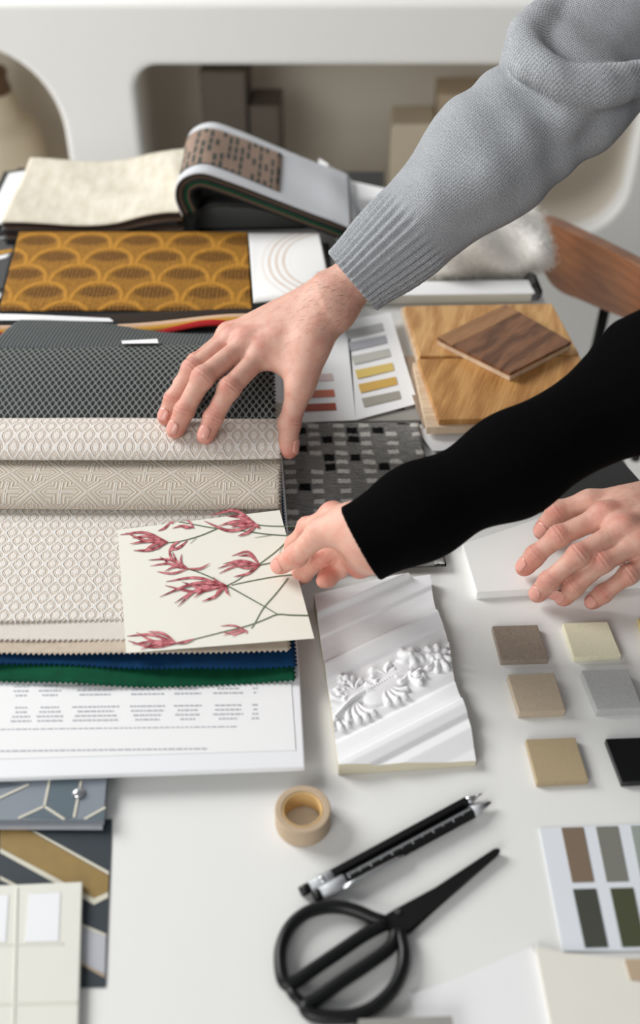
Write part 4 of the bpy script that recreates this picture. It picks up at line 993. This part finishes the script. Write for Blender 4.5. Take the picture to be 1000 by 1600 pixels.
blossom((555, 412), [(270, 392, .1), (265, 410, -.1), (240, 465, .1), (310, 495, .1), (325, 512, .15), (400, 470, .1), (440, 488, -.1), (500, 475, .12), (345, 395, -.1), (410, 400, -.1), (460, 400, .1), (495, 372, -.2), (570, 460, .15), (300, 440, .1)], 8)
blossom((655, 625), [(525, 602, .1), (535, 630, -.1), (585, 655, .1), (650, 640, .1), (540, 650, .1)], 5)
blossom((320, 685), [(85, 650, .1), (90, 672, -.1), (130, 632, -.1), (185, 628, .12), (150, 715, .1), (110, 690, .05), (230, 650, -.1), (215, 705, .1), (405, 664, .05)], 8)

# ================================================================== PEOPLE
class Vol:
    def __init__(s, lo, hi, h):
        s.lo = np.asarray(lo, float); s.h = h; s.n = np.ceil((np.asarray(hi)-s.lo)/h).astype(int)+1
        s.ax = [(s.lo[i]+h*np.arange(s.n[i])).astype(np.float32) for i in range(3)]
    def full(s, v=.05): return np.full(tuple(s.n), v, np.float32)
    def box(s, pts, pad):
        p = np.asarray(pts); a = np.clip(np.floor((p.min(0)-pad-s.lo)/s.h).astype(int), 0, s.n-1); b = np.clip(np.ceil((p.max(0)+pad-s.lo)/s.h).astype(int)+1, 1, s.n)
        return tuple(slice(int(i), int(max(j, i+1))) for i, j in zip(a, b))
    def xyz(s, sl): return s.ax[0][sl[0]][:, None, None], s.ax[1][sl[1]][None, :, None], s.ax[2][sl[2]][None, None, :]
    def cone(s, sl, a, b, r1, r2):
        x, y, z = s.xyz(sl); a = np.asarray(a, float); d = np.asarray(b, float)-a; l2 = float(d@d)+1e-12
        px, py, pz = x-a[0], y-a[1], z-a[2]; t = np.clip((px*d[0]+py*d[1]+pz*d[2])/l2, 0, 1)
        return np.sqrt((px-t*d[0])**2+(py-t*d[1])**2+(pz-t*d[2])**2)-(r1+(r2-r1)*t)
    def sample(s, F, p):
        g = (np.asarray(p)-s.lo)/s.h; i = np.clip(np.floor(g).astype(int), 0, s.n-2); f = g-i; v = 0
        for c in range(8):
            o = np.array([c & 1, c >> 1 & 1, c >> 2 & 1]); w = np.prod(np.where(o, f, 1-f)); v += w*F[tuple(i+o)]
        return float(v)
def smin(a, b, k):
    h = np.maximum(k-np.abs(a-b), 0)/k; return np.minimum(a, b)-h*h*k*.25
def nets(F, lo, h):
    """naive surface nets"""
    ins = F < 0; n = np.array(F.shape)-1
    cnt = np.zeros(tuple(n), np.int8)
    for c in range(8):
        o = (c & 1, c >> 1 & 1, c >> 2 & 1); cnt += ins[o[0]:o[0]+n[0], o[1]:o[1]+n[1], o[2]:o[2]+n[2]]
    act = np.argwhere((cnt > 0) & (cnt < 8)); idm = np.full(tuple(n), -1, np.int64); idm[tuple(act.T)] = np.arange(len(act))
    acc = np.zeros((len(act), 3)); w = np.zeros(len(act))
    cor = [np.array([c & 1, c >> 1 & 1, c >> 2 & 1]) for c in range(8)]; val = [F[tuple((act+o).T)].astype(float) for o in cor]
    for a in range(8):
        for b in range(a+1, 8):
            if np.abs(cor[a]-cor[b]).sum() != 1: continue
            m = (val[a] < 0) != (val[b] < 0); t = np.where(m, val[a]/(val[a]-val[b]+1e-20), 0)
            acc += np.where(m[:, None], cor[a]+t[:, None]*(cor[b]-cor[a]), 0); w += m
    vs = lo+h*(act+acc/w[:, None]); fs = []
    for ax in range(3):
        sl0 = [slice(None)]*3; sl1 = [slice(None)]*3; sl0[ax] = slice(0, -1); sl1[ax] = slice(1, None)
        a, b = ins[tuple(sl0)], ins[tuple(sl1)]; e = np.argwhere(a != b); u, v = (ax+1) % 3, (ax+2) % 3
        e = e[(e[:, u] > 0) & (e[:, v] > 0) & (e[:, u] < n[u]) & (e[:, v] < n[v])]; flip = a[tuple(e.T)]
        du = np.zeros(3, int); du[u] = 1; dv = np.zeros(3, int); dv[v] = 1
        q = np.stack([idm[tuple((e-du-dv).T)], idm[tuple((e-dv).T)], idm[tuple(e.T)], idm[tuple((e-du).T)]], 1)
        q[~flip] = q[~flip][:, ::-1]; fs.append(q)
    return vs, np.vstack(fs)
def unit_(v): v = np.asarray(v, float); return v/(np.linalg.norm(v)+1e-12)
def set_attr(me, name, val):
    a = me.attributes.new(name, 'FLOAT', 'POINT'); a.data.foreach_set('value', np.asarray(val, np.float32))

def make_hand(root, name, fingers, thumb, carpals, forearm, mat, nailmat, R, label, scale=1.0, h=.0011, dors_hint=(0, 0, 1), nails=(), thumb_dorsal=None, tendons=True, webk=.016, web=(.5, .65, 0.0)):
    """fingers: four lists MCP, PIP, DIP, TIP (index first); carpals: wrist point per finger; forearm: list of (point, radius)"""
    allp = [p for f in fingers for p in f]+list(thumb)+list(carpals)+[p for p, r in forearm]
    allp = np.array(allp); vol = Vol(allp.min(0)-.032, allp.max(0)+.032, h); k = scale
    dh = unit_(dors_hint); palm = vol.full()
    def add(a, b, r1, r2, kk):
        sl = vol.box([a, b], max(r1, r2)+kk+.006); palm[sl] = smin(palm[sl], vol.cone(sl, a, b, r1, r2), kk)
    rm = [.0125, .0125, .0118, .0108]
    for i, f in enumerate(fingers):
        add(carpals[i]-dh*.002, f[0]-dh*.002, .0150*k, rm[i]*k, .016)
    for i in range(3):                                     # flesh between the metacarpals
        a = (carpals[i]+carpals[i+1])/2; b = (fingers[i][0]+fingers[i+1][0])/2; b = a+(b-a)*.93
        add(a-dh*.004, b-dh*.003, .0140*k, .0098*k, .012)
    add(thumb[0], thumb[1], .0150*k, .0120*k, .014)
    mi = carpals[0]*(1-web[1])+fingers[0][0]*web[1]
    add(thumb[0]*(1-web[0])+thumb[1]*web[0], mi, .0080*k, .0080*k, webk)
    if web[2] > 0: add(thumb[0]*.25+thumb[1]*.75, fingers[0][0]*(1-web[2])+fingers[0][1]*web[2], .0060*k, .0070*k, webk)
    add(thumb[0], carpals[1], .0150*k, .0150*k, .016)
    for (p, r), (p2, r2) in zip(forearm[:-1], forearm[1:]): add(p, p2, r, r2, .012)
    add(np.mean(carpals, 0), forearm[0][0], .0165*k, forearm[0][1], .018)
    for i, f in enumerate(fingers):                        # knuckles and tendons
        sl = vol.box([f[0]], .03); c = f[0]+dh*.0020*k; palm[sl] = smin(palm[sl], vol.cone(sl, c, c+1e-5, .0110*k, .0110*k), .008)
        if tendons:
            a = carpals[i]*.55+f[0]*.45+dh*.0088*k; b = f[0]+dh*.0085*k; add(a, b, .0022, .0028, .006)
    out = palm.copy(); red = []; nail_jobs = []; creases = []
    chains = [(f, r) for f, r in zip(fingers, R[:4])]+[(thumb[1:], R[4])]
    for ci, (f, r) in enumerate(chains):
        sl = vol.box(f, .032); g = None
        for j in range(len(f)-1):
            d = vol.cone(sl, f[j], f[j+1], r[j], r[j+1])
            if g is not None:
                d = smin(g, d, .004)
            g = d
        for j in range(1, len(f)-1):                       # joint swelling
            d = vol.cone(sl, f[j], f[j]+1e-5, r[j]*1.04, r[j]*1.04); g = smin(g, d, .004)
        # fingertip pad on the palm side
        ax_ = unit_(f[-1]-f[-2]); 
        if ci < 4 or thumb_dorsal is None:
            mid = (f[0]+f[-1])/2; dor = f[1]-mid; dor = dor-ax_*(dor@ax_)
            dor = dh-ax_*(dh@ax_) if np.linalg.norm(dor) < .004 else dor
            if dor@dh < 0 and ci < 4 and np.linalg.norm(f[1]-mid) < .008: dor = dh-ax_*(dh@ax_)
        else: dor = np.asarray(thumb_dorsal, float); dor = dor-ax_*(dor@ax_)
        dor = unit_(dor)
        pad = f[-1]-ax_*.004-dor*.0016; d = vol.cone(sl, pad, pad-ax_*.006, r[-1]*.98, r[-1]*.98); g = smin(g, d, .005)
        # crease ripples over the joints
        x, y, z = vol.xyz(sl)
        for j in range(1, len(f)-1):
            t = unit_(unit_(f[j]-f[j-1])+unit_(f[j+1]-f[j])); s = (x-f[j][0])*t[0]+(y-f[j][1])*t[1]+(z-f[j][2])*t[2]
            jd = unit_(dor-t*(dor@t)); e = ((x-f[j][0])*jd[0]+(y-f[j][1])*jd[1]+(z-f[j][2])*jd[2])/r[j]
            wd = np.exp(-(s/.0045)**2)*np.clip(e, 0, 1); g = g+.00055*np.cos(s*TAU/.0036)*wd
            red.append((f[j]+jd*r[j], .010, .55))
        red.append((f[-1], .013, .75)); nail_jobs.append((f, r, ax_, dor))
        out[sl] = np.minimum(out[sl], smin(palm[sl], g, .0075))
    for f in fingers: red.append((f[0]+dh*.01, .013, .5))
    vs, fs = nets(out, vol.lo, h)
    # light smoothing
    for _ in range(1):
        acc = np.zeros_like(vs); w = np.zeros(len(vs))
        for a, b in ((0, 1), (1, 2), (2, 3), (3, 0)):
            np.add.at(acc, fs[:, a], vs[fs[:, b]]); np.add.at(acc, fs[:, b], vs[fs[:, a]]); np.add.at(w, fs[:, a], 1); np.add.at(w, fs[:, b], 1)
        vs = vs*.6+.4*acc/w[:, None]
    me = mesh(vs, fs)
    rv = np.zeros(len(vs))
    for p, s, a in red: rv = np.maximum(rv, a*np.exp(-(np.linalg.norm(vs-p, axis=1)/s)**2))
    set_attr(me, 'red', rv); set_attr(me, 'crease', np.zeros(len(vs)))
    o = link(name, me, mat, root, label=label, smooth=True)
    for ni in nails:
        f, r, ax_, dor = nail_jobs[ni]; side = np.cross(ax_, dor); rr = r[-1]; L = rr*1.75
        base = f[-1]+ax_*(rr*.52)-ax_*L; n, m = 12, 9; pv, pf = [], []
        for i in range(n):
            t = i/(n-1); wv_ = rr*.84*(1-.0*t)*math.sqrt(max(.0, 1-abs(2*t-1)**4.5))**.9
            for q in range(m):
                u = (q/(m-1)*2-1)*wv_; p = base+ax_*L*t+side*u+dor*(rr*2.2)
                st = 0
                for _ in range(40):
                    dv = vol.sample(out, p)
                    if dv < .0002 or st > rr*3: break
                    p = p-dor*max(dv*.8, .0001); st += dv*.8
                pv.append(p+dor*(.00045 if 0 < i < n-1 else .0001))
        for i in range(n-1):
            for q in range(m-1): a = i*m+q; pf.append((a, a+1, a+m+1, a+m))
        no = link('fingernail', mesh(pv, pf), nailmat, o, smooth=True)
        md = no.modifiers.new('thick', 'SOLIDIFY'); md.thickness = .0005; md.offset = 0
    return o, vol, out
def rs(a, s=1.0): return [[v*s/1000 for v in f] for f in a]
R_M = rs([[10.4, 9.6, 8.5, 7.3], [10.6, 9.8, 8.6, 7.4], [10.0, 9.2, 8.1, 7.0], [8.8, 8.0, 7.1, 6.2], [12.0, 9.8, 8.0]])
R_B = rs([[9.6, 8.9, 7.9, 6.9], [9.8, 9.0, 8.0, 7.0], [9.2, 8.5, 7.6, 6.7], [8.2, 7.6, 6.9, 6.1], [11.0, 9.6, 7.9]])
def arm_hair(parent, o, centre, spread, flow, count, ln, up=None):
    me = o.data; n = len(me.vertices); c = np.empty(n*3); me.vertices.foreach_get('co', c); c = c.reshape(-1, 3)-[0, 0, TZ]
    nr = np.empty(n*3); me.vertices.foreach_get('normal', nr); nr = nr.reshape(-1, 3)
    w = np.exp(-(np.linalg.norm(c-centre, axis=1)/spread)**2)
    if up is not None: w = w*np.clip(nr@unit_(up)+.25, 0, 1)
    idx = rng.choice(n, count, p=w/w.sum()); fv, ff = [], []
    for i in idx:
        f = unit_(flow+rng.normal(0, .35, 3)); d = unit_(f-nr[i]*(f@nr[i])*.9+nr[i]*rng.uniform(.15, .5)); l = ln*rng.uniform(.5, 1.2)
        sd = unit_(np.cross(d, nr[i]))*.00006; p = c[i]; m_ = p+d*l*.5; e = p+unit_(d-nr[i]*.35)*l; k = len(fv)
        fv += [p-sd, p+sd, m_+sd*.7, m_-sd*.7, e]; ff += [(k, k+1, k+2, k+3), (k+3, k+2, k+4)]
    link('arm_hair', mesh(fv, ff), M['hair'], o, kind='stuff')

# ---- person in the grey jumper: right arm reaching over, left hand resting
pg = thing('person', (.62, .95, -TZ), 'person in a grey knitted jumper turning the cream swatches with one hand', 'person')
WR = P(512, 474, .152); EL = PD(880, 150, .95)
fdir = unit_(EL-WR)
fA = [[P(414, 548, .120), P(358, 607, .108), P(333, 653, .084), P(320, 682, .0715)], [P(386, 537, .123), P(317, 590, .115), P(288, 642, .088), P(273, 673, .072)],
      [P(364, 530, .118), P(300, 577, .111), P(271, 624, .086), P(258, 653, .072)], [P(358, 524, .106), P(306, 566, .100), P(284, 600, .084), P(275, 624, .073)]]
tA = [P(486, 540, .130), P(468, 606, .102), P(452, 662, .074), P(452, 704, .056)]
acr = unit_(P(505, 515, .140)-P(480, 445, .150))
cA = [WR+acr*.016, WR+acr*.005, WR-acr*.007, WR-acr*.018]
foreA = [(WR+fdir*.004, .0215), (WR+fdir*.05, .0225), (WR+fdir*.10, .026), (WR+fdir*.16, .030)]
dA = unit_(np.cross(fA[0][0]-fA[3][0], fA[1][0]-WR)); dA = dA if dA[2] > 0 else -dA
def flat_fore(lst, side, off): return lst
handA, volA, FA = make_hand(pg, 'arm', fA, tA, cA, foreA, M['skin_m'], M['nail_m'], R_M, 'bare right hand with spread bent fingers', dors_hint=dA, nails=(0, 1, 2, 4), thumb_dorsal=(.9, -.1, .3), web=(.6, .8, .12))
arm_hair(pg, handA, WR+fdir*.02, .045, -fdir+np.array([-.2, 0, .3]), 900, .011)

def sleeve(root, prims, axis_pts, cuff, mat, label, h=.0018, ribs=None, disp=None, inner=None, ks=None):
    """prims: (a, b, r1, r2, k); cuff: (point, direction into the sleeve) cuts it open; inner: (a, b, r) hollow"""
    pts = np.array([p for a, b, *_ in prims for p in (a, b)]); rm = max(max(p[2], p[3]) for p in prims)
    vol = Vol(pts.min(0)-rm-.02, pts.max(0)+rm+.02, h); F = vol.full(.08)
    for a, b, r1, r2, k in prims:
        sl = vol.box([a, b], max(r1, r2)+k+.02); F[sl] = smin(F[sl], vol.cone(sl, a, b, r1, r2), k)
    sl = (slice(None),)*3; x, y, z = vol.xyz(sl)
    c, d = cuff; along = (x-c[0])*d[0]+(y-c[1])*d[1]+(z-c[2])*d[2]
    if disp is not None: F = F+disp(x, y, z, along).astype(np.float32)
    if ribs:
        u = unit_(np.cross(d, [0, 0, 1.0])); w = np.cross(u, d); N, L, amp = ribs
        th = np.arctan2((x-c[0])*w[0]+(y-c[1])*w[1]+(z-c[2])*w[2], (x-c[0])*u[0]+(y-c[1])*u[1]+(z-c[2])*u[2])
        msk = 1/(1+np.exp((along-L)/.003)); F = F+(amp*np.cos(N*th)*msk).astype(np.float32)
    F = np.maximum(F, -along.astype(np.float32))
    if inner is not None:
        a, b, r = inner; F = np.maximum(F, -vol.cone(sl, a, b, r, r))
    vs, fs = nets(F, vol.lo, h)
    for _ in range(1):
        acc = np.zeros_like(vs); w_ = np.zeros(len(vs))
        for a, b in ((0, 1), (1, 2), (2, 3), (3, 0)):
            np.add.at(acc, fs[:, a], vs[fs[:, b]]); np.add.at(acc, fs[:, b], vs[fs[:, a]]); np.add.at(w_, fs[:, a], 1); np.add.at(w_, fs[:, b], 1)
        vs = vs*.6+.4*acc/w_[:, None]
    u = unit_(np.cross(d, [0, 0, 1.0])); w = np.cross(u, d); rel = vs-c
    th = np.arctan2(rel@w, rel@u); rad = .045
    return link('sleeve', mesh(vs, fs, np.stack([th*rad, rel@d], 1)), mat, root, label=label, smooth=True)
CU = WR+fdir*.030
ML = PD(745, 262, .955); 
def gdisp(x, y, z, s):
    w_ = .0012*np.sin(150*(s-.02)+44*x-30*z)*np.exp(-((s-.215)/.05)**2)
    return w_+.0020*np.sin(52*x+40*z+18*y)*np.clip(s/.1, 0, 1)+.0012*np.sin(95*z-70*x+1.0)*np.clip(s/.1, 0, 1)
UA = PD(1230, -210, 1.03); E2 = PD(905, 112, .972)
prG = [(CU-fdir*.02, CU+fdir*.05, .0335, .037, .01), (CU+fdir*.05, ML, .038, .052, .02), (ML, EL, .053, .060, .02), (E2-unit_(UA-E2)*.02, UA, .066, .080, .006)]
ridge = [(880, 12, .955), (835, 40, .925), (812, 72, .905), (832, 106, .890), (880, 128, .883), (940, 136, .885), (1000, 122, .90), (1050, 95, .93)]
rp = spline([PD(*q) for q in ridge], 15)
for i in range(14): prG.append((rp[i], rp[i+1], .0125, .0125, .012))
for a, b, r, k_ in (((795, 140, .938), (890, 182, .908), .019, .014), ((738, 206, .935), (815, 212, .912), .016, .018), ((690, 290, .925), (750, 282, .915), .012, .03)): prG.append((PD(*a), PD(*b), r, r*.8, k_))
sleeve(pg, prG, None, (CU, fdir), M['grey_knit'], 'grey melange knitted sleeve with ribbed cuff', h=.0017, ribs=(34, .075, .0016), disp=gdisp, inner=(CU-fdir*.03, CU+fdir*.045, .0305))
# resting left hand
fB = [[P(944, 806, .060), P(873, 838, .048), P(836, 868, .032), P(818, 888, .020)], [P(974, 826, .064), P(904, 868, .052), P(858, 908, .029), P(839, 929, .0135)],
      [P(1002, 846, .060), P(941, 878, .049), P(897, 917, .027), P(879, 935, .0125)], [P(1026, 868, .050), P(982, 898, .042), P(943, 927, .023), P(924, 941, .0115)]]
tB = [P(985, 790, .048), P(922, 786, .050), P(871, 800, .042), P(847, 830, .021)]
WB = P(1062, 782, .055); aB = unit_(P(1075, 820, .050)-P(1040, 760, .055))
cB = [WB-aB*.016, WB-aB*.005, WB+aB*.007, WB+aB*.018]
bdir = unit_(np.array([.80, .30, .28]))
foreB = [(WB+bdir*.004, .0215), (WB+bdir*.06, .024), (WB+bdir*.14, .030)]
dB = np.array([0, -.25, .97])
handB, _, _ = make_hand(pg, 'arm', fB, tB, cB, foreB, M['skin_m'], M['nail_m'], R_B, 'bare left hand resting on the ceramic tile', dors_hint=dB, nails=(0, 1, 2, 3, 4), thumb_dorsal=(-.55, -.65, .5), scale=.93)
arm_hair(pg, handB, WB+np.array([-.015, 0, .02]), .03, -bdir, 500, .009, up=(0, 0, 1))
CB = WB+bdir*.055
sleeve(pg, [(CB-bdir*.02, CB+bdir*.25, .036, .055, .01)], None, (CB, bdir), M['grey_knit'], 'grey knitted sleeve of the resting arm', h=.003, inner=(CB-bdir*.03, CB+bdir*.03, .031))

# ---- person in the black jumper
pk = thing('person', (.70, .62, -TZ), 'person in a black fine-knit jumper holding the botanical card', 'person')
R_W = rs([[8.6, 7.8, 6.9, 5.9], [8.7, 7.9, 7.0, 6.0], [8.2, 7.4, 6.6, 5.7], [7.2, 6.5, 5.8, 5.1], [10.2, 8.7, 7.0]])
WC = P(578, 838, .105); ELC = PD(1010, 603, .80)
cdir = unit_(ELC-WC)
tC = [P(545, 822, .108), P(500, 832, .098), P(463, 868, .066), P(436, 884, .050)]
fC = [[P(520, 806, .088), P(480, 824, .066), P(460, 850, .046), P(452, 870, .032)], [P(538, 838, .076), P(505, 872, .058), P(474, 896, .038), P(458, 908, .028)],
      [P(556, 862, .066), P(530, 888, .052), P(512, 903, .050), P(505, 908, .053)], [P(572, 872, .072), P(566, 884, .062), P(560, 888, .060), P(556, 888, .063)]]
aC = unit_(P(590, 880, .085)-P(560, 800, .12)); cC = [WC-aC*.013, WC-aC*.004, WC+aC*.006, WC+aC*.014]
foreC = [(WC+cdir*.004, .0185), (WC+cdir*.05, .0190)]
make_hand(pk, 'arm', fC, tC, cC, foreC, M['skin_w'], M['nail_w'], R_W, 'bare right hand pinching the card with the thumb on top', scale=.84, dors_hint=(-.1, .75, .5), nails=(4,), thumb_dorsal=(-.2, -.72, .65), tendons=False, webk=.012)
SHK = np.array([.49, .66, .42]); CC = P(563, 850, .104); tcc = float((CC-[0, 0, H])@FW); MC = PD(790, 733, tcc*.47+.80*.53); UC = SHK
sleeve(pk, [(CC-cdir*.02, CC+cdir*.05, .0315, .033, .01), (CC+cdir*.05, MC, .033, .0355, .02), (MC, ELC, .0355, .0400, .02), (ELC, UC, .0420, .055, .02), (PD(985, 528, .80), PD(1030, 515, .78), .014, .018, .02), (PD(600, 845, .895), PD(900, 690, .79), .003, .003, .006)], None, (CC, cdir), M['black_knit'], 'black fine-knit sleeve', h=.0020, inner=(CC-cdir*.03, CC+cdir*.03, .0275),
       disp=lambda x, y, z, s: .0014*np.sin(70*x+50*y)*np.clip(s/.1, 0, 1))

# ---- the rest of the two people, standing beside the table to the right of the view
M['denim'] = cloth('dark_denim', (44, 52, 66), (26, 32, 44), .002); M['charcoal_trouser'] = cloth('charcoal_trousers', (48, 48, 50), (30, 30, 32), .002)
M['hair_brown'] = plain('brown_hair', (62, 42, 30), .6, .2, 200, .0008, .3, 500); M['hair_dark'] = plain('dark_hair', (36, 27, 22), .6, .2, 200, .0008, .3, 500)
M['eye_white'] = plain('eye_white', (232, 228, 222), .2, .01, 50); M['shoe'] = plain('dark_shoe', (30, 28, 27), .5, .1, 60)
def blobmesh(root, name, prims, mat, h=.007, label=None, cut=None, attrs=False, parent=None):
    pts = np.array([p for a, b, *_ in prims for p in (a, b)], float); rm = max(max(p[2], p[3]) for p in prims); vol = Vol(pts.min(0)-rm-.02, pts.max(0)+rm+.02, h); F = vol.full(.2)
    for a, b, r1, r2, k in prims:
        sl = vol.box([a, b], max(r1, r2)+k+.03); F[sl] = smin(F[sl], vol.cone(sl, a, b, r1, r2), k)
    if cut is not None: F = cut(vol, F)
    vs, fs = nets(F, vol.lo, h); me = mesh(vs, fs, np.stack([vs[:, 0]+vs[:, 1], vs[:, 2]], 1))
    if attrs: set_attr(me, 'red', np.zeros(len(vs))); set_attr(me, 'crease', np.zeros(len(vs)))
    return link(name, me, mat, parent or root, label=label, smooth=True)
def rest_of_body(root, rsh, lsh, larm, hip, g, look, skin, knit, trouser, hair, long_hair):
    A = lambda *v: np.array(v, float)
    rsh, lsh, hip = A(*rsh), A(*lsh), A(*hip); mid = (rsh+lsh)/2; ac = unit_(rsh-lsh); ch = mid*.6+hip*.4+A(.01, 0, 0); be = mid*.25+hip*.75
    pr = [(rsh, lsh, .068*g, .068*g, .05), (ch+ac*.07*g, ch-ac*.07*g, .108*g, .108*g, .08), (be+ac*.06*g, be-ac*.06*g, .105*g, .105*g, .08), (hip+ac*.07*g, hip-ac*.07*g, .105*g, .105*g, .07), (mid, be, .10*g, .10*g, .08)]
    pr += [(A(*a), A(*b), r1, r2, .03) for a, b, r1, r2 in larm]
    blobmesh(root, 'jumper', pr, knit)
    lg = [(hip+ac*.06*g+A(0, 0, -.03), hip-ac*.06*g+A(0, 0, -.03), .102*g, .102*g, .05)]
    for sd in (-1, 1):
        t0 = hip+ac*sd*.085*g+A(0, 0, -.06); kn = A(t0[0]-.01, t0[1]+ac[1]*sd*.01, -.30); an = A(t0[0]+.03, kn[1], -.66)
        lg += [(t0, kn, .085*g, .062*g, .05), (kn, an, .060*g, .048*g, .02)]
        blobmesh(root, 'shoe', [(A(an[0]+.02, an[1], -.70), A(an[0]-.15, an[1]+ac[1]*sd*.02, -.708), .038, .030, .02), (A(an[0], an[1], -.69), A(an[0], an[1], -.64), .04, .042, .03)], M['shoe'], .005,
                 cut=lambda v, F: np.maximum(F, (-TZ+.001-v.xyz((slice(None),)*3)[2])*np.ones_like(F)))
    blobmesh(root, 'trousers', lg, trouser)
    lk = unit_(look); nk = mid+A(-.02, 0, .05); hc = nk+unit_(A(lk[0]*.5, lk[1]*.5, 1))*.15; up = unit_(A(0, 0, 1)-lk*lk[2]); sd = np.cross(lk, up)
    hd = [(nk-A(0, 0, .05), hc-up*.03, .056*g, .052*g, .03), (hc-lk*.012, hc+lk*.008+up*.012, .086, .080, .03), (hc+lk*.030-up*.030, hc+lk*.038-up*.085, .058, .036, .04),
          (hc+lk*.088+up*.006, hc+lk*.104-up*.028, .009, .013, .012), (hc+lk*.076-up*.058+sd*.014, hc+lk*.076-up*.058-sd*.014, .010, .010, .010), (hc+lk*.060+up*.022+sd*.035, hc+lk*.060+up*.022-sd*.035, .022, .022, .02)]
    for q in (-1, 1): hd.append((hc+sd*q*.080+up*.008, hc+sd*q*.083-up*.024-lk*.006, .012, .008, .008))
    head = blobmesh(root, 'head', hd, skin, .0035, attrs=True)
    hp = [(hc-lk*.020+up*.018, hc-lk*.004+up*.028, .094, .088, .03)]+([(hc-lk*.05-up*.0, hc-lk*.075-up*.16, .07, .045, .04), (hc+sd*.06-up*.02, hc+sd*.07-up*.13, .03, .02, .03), (hc-sd*.06-up*.02, hc-sd*.07-up*.13, .03, .02, .03)] if long_hair else [(hc-lk*.05, hc-lk*.06-up*.06, .055, .04, .03)])
    def face(v, F):
        c = hc+lk*.085-up*.030; x, y, z = v.xyz((slice(None),)*3); d = np.sqrt((x-c[0])**2+(y-c[1])**2+(z-c[2])**2)-.082; return np.maximum(F, -d)
    blobmesh(root, 'hair', hp, hair, .0045, cut=face, parent=head)
    for q in (-1, 1):
        e = hc+lk*.074+up*.004+sd*q*.032; blobmesh(root, 'eye', [(e, e+lk*.001, .0125, .0125, .002)], M['eye_white'], .002, parent=head)
        blobmesh(root, 'iris', [(e+lk*.0095, e+lk*.0100, .0055, .0055, .002)], hair, .001, parent=head)
        blobmesh(root, 'eyebrow', [(hc+lk*.084+up*.026+sd*q*.016, hc+lk*.076+up*.028+sd*q*.046, .004, .003, .003)], hair, .0015, parent=head)
    blobmesh(root, 'lips', [(hc+lk*.083-up*.060+sd*.016, hc+lk*.083-up*.060-sd*.016, .0055, .0055, .004)], M['petal'], .0015, parent=head)
elB = CB+bdir*.235; lsG = np.array([.60, .92, .46])
rest_of_body(pg, UA+np.array([.02, .0, -.005]), lsG, [(elB, lsG, .055, .066), (elB-bdir*.10, elB, .046, .054)], (.80, 1.05, .14), 1.0, (-.8, -.25, -.55), M['skin_m'], M['grey_knit'], M['denim'], M['hair_brown'], False)
lsK = np.array([.60, .36, .42])
rest_of_body(pk, SHK, lsK, [(lsK, (.80, .30, .18), .056, .046), ((.80, .30, .18), (.72, .36, .02), .044, .036)], (.76, .50, .12), .90, (-.8, .25, -.55), M['skin_w'], M['black_knit'], M['charcoal_trouser'], M['hair_dark'], True)
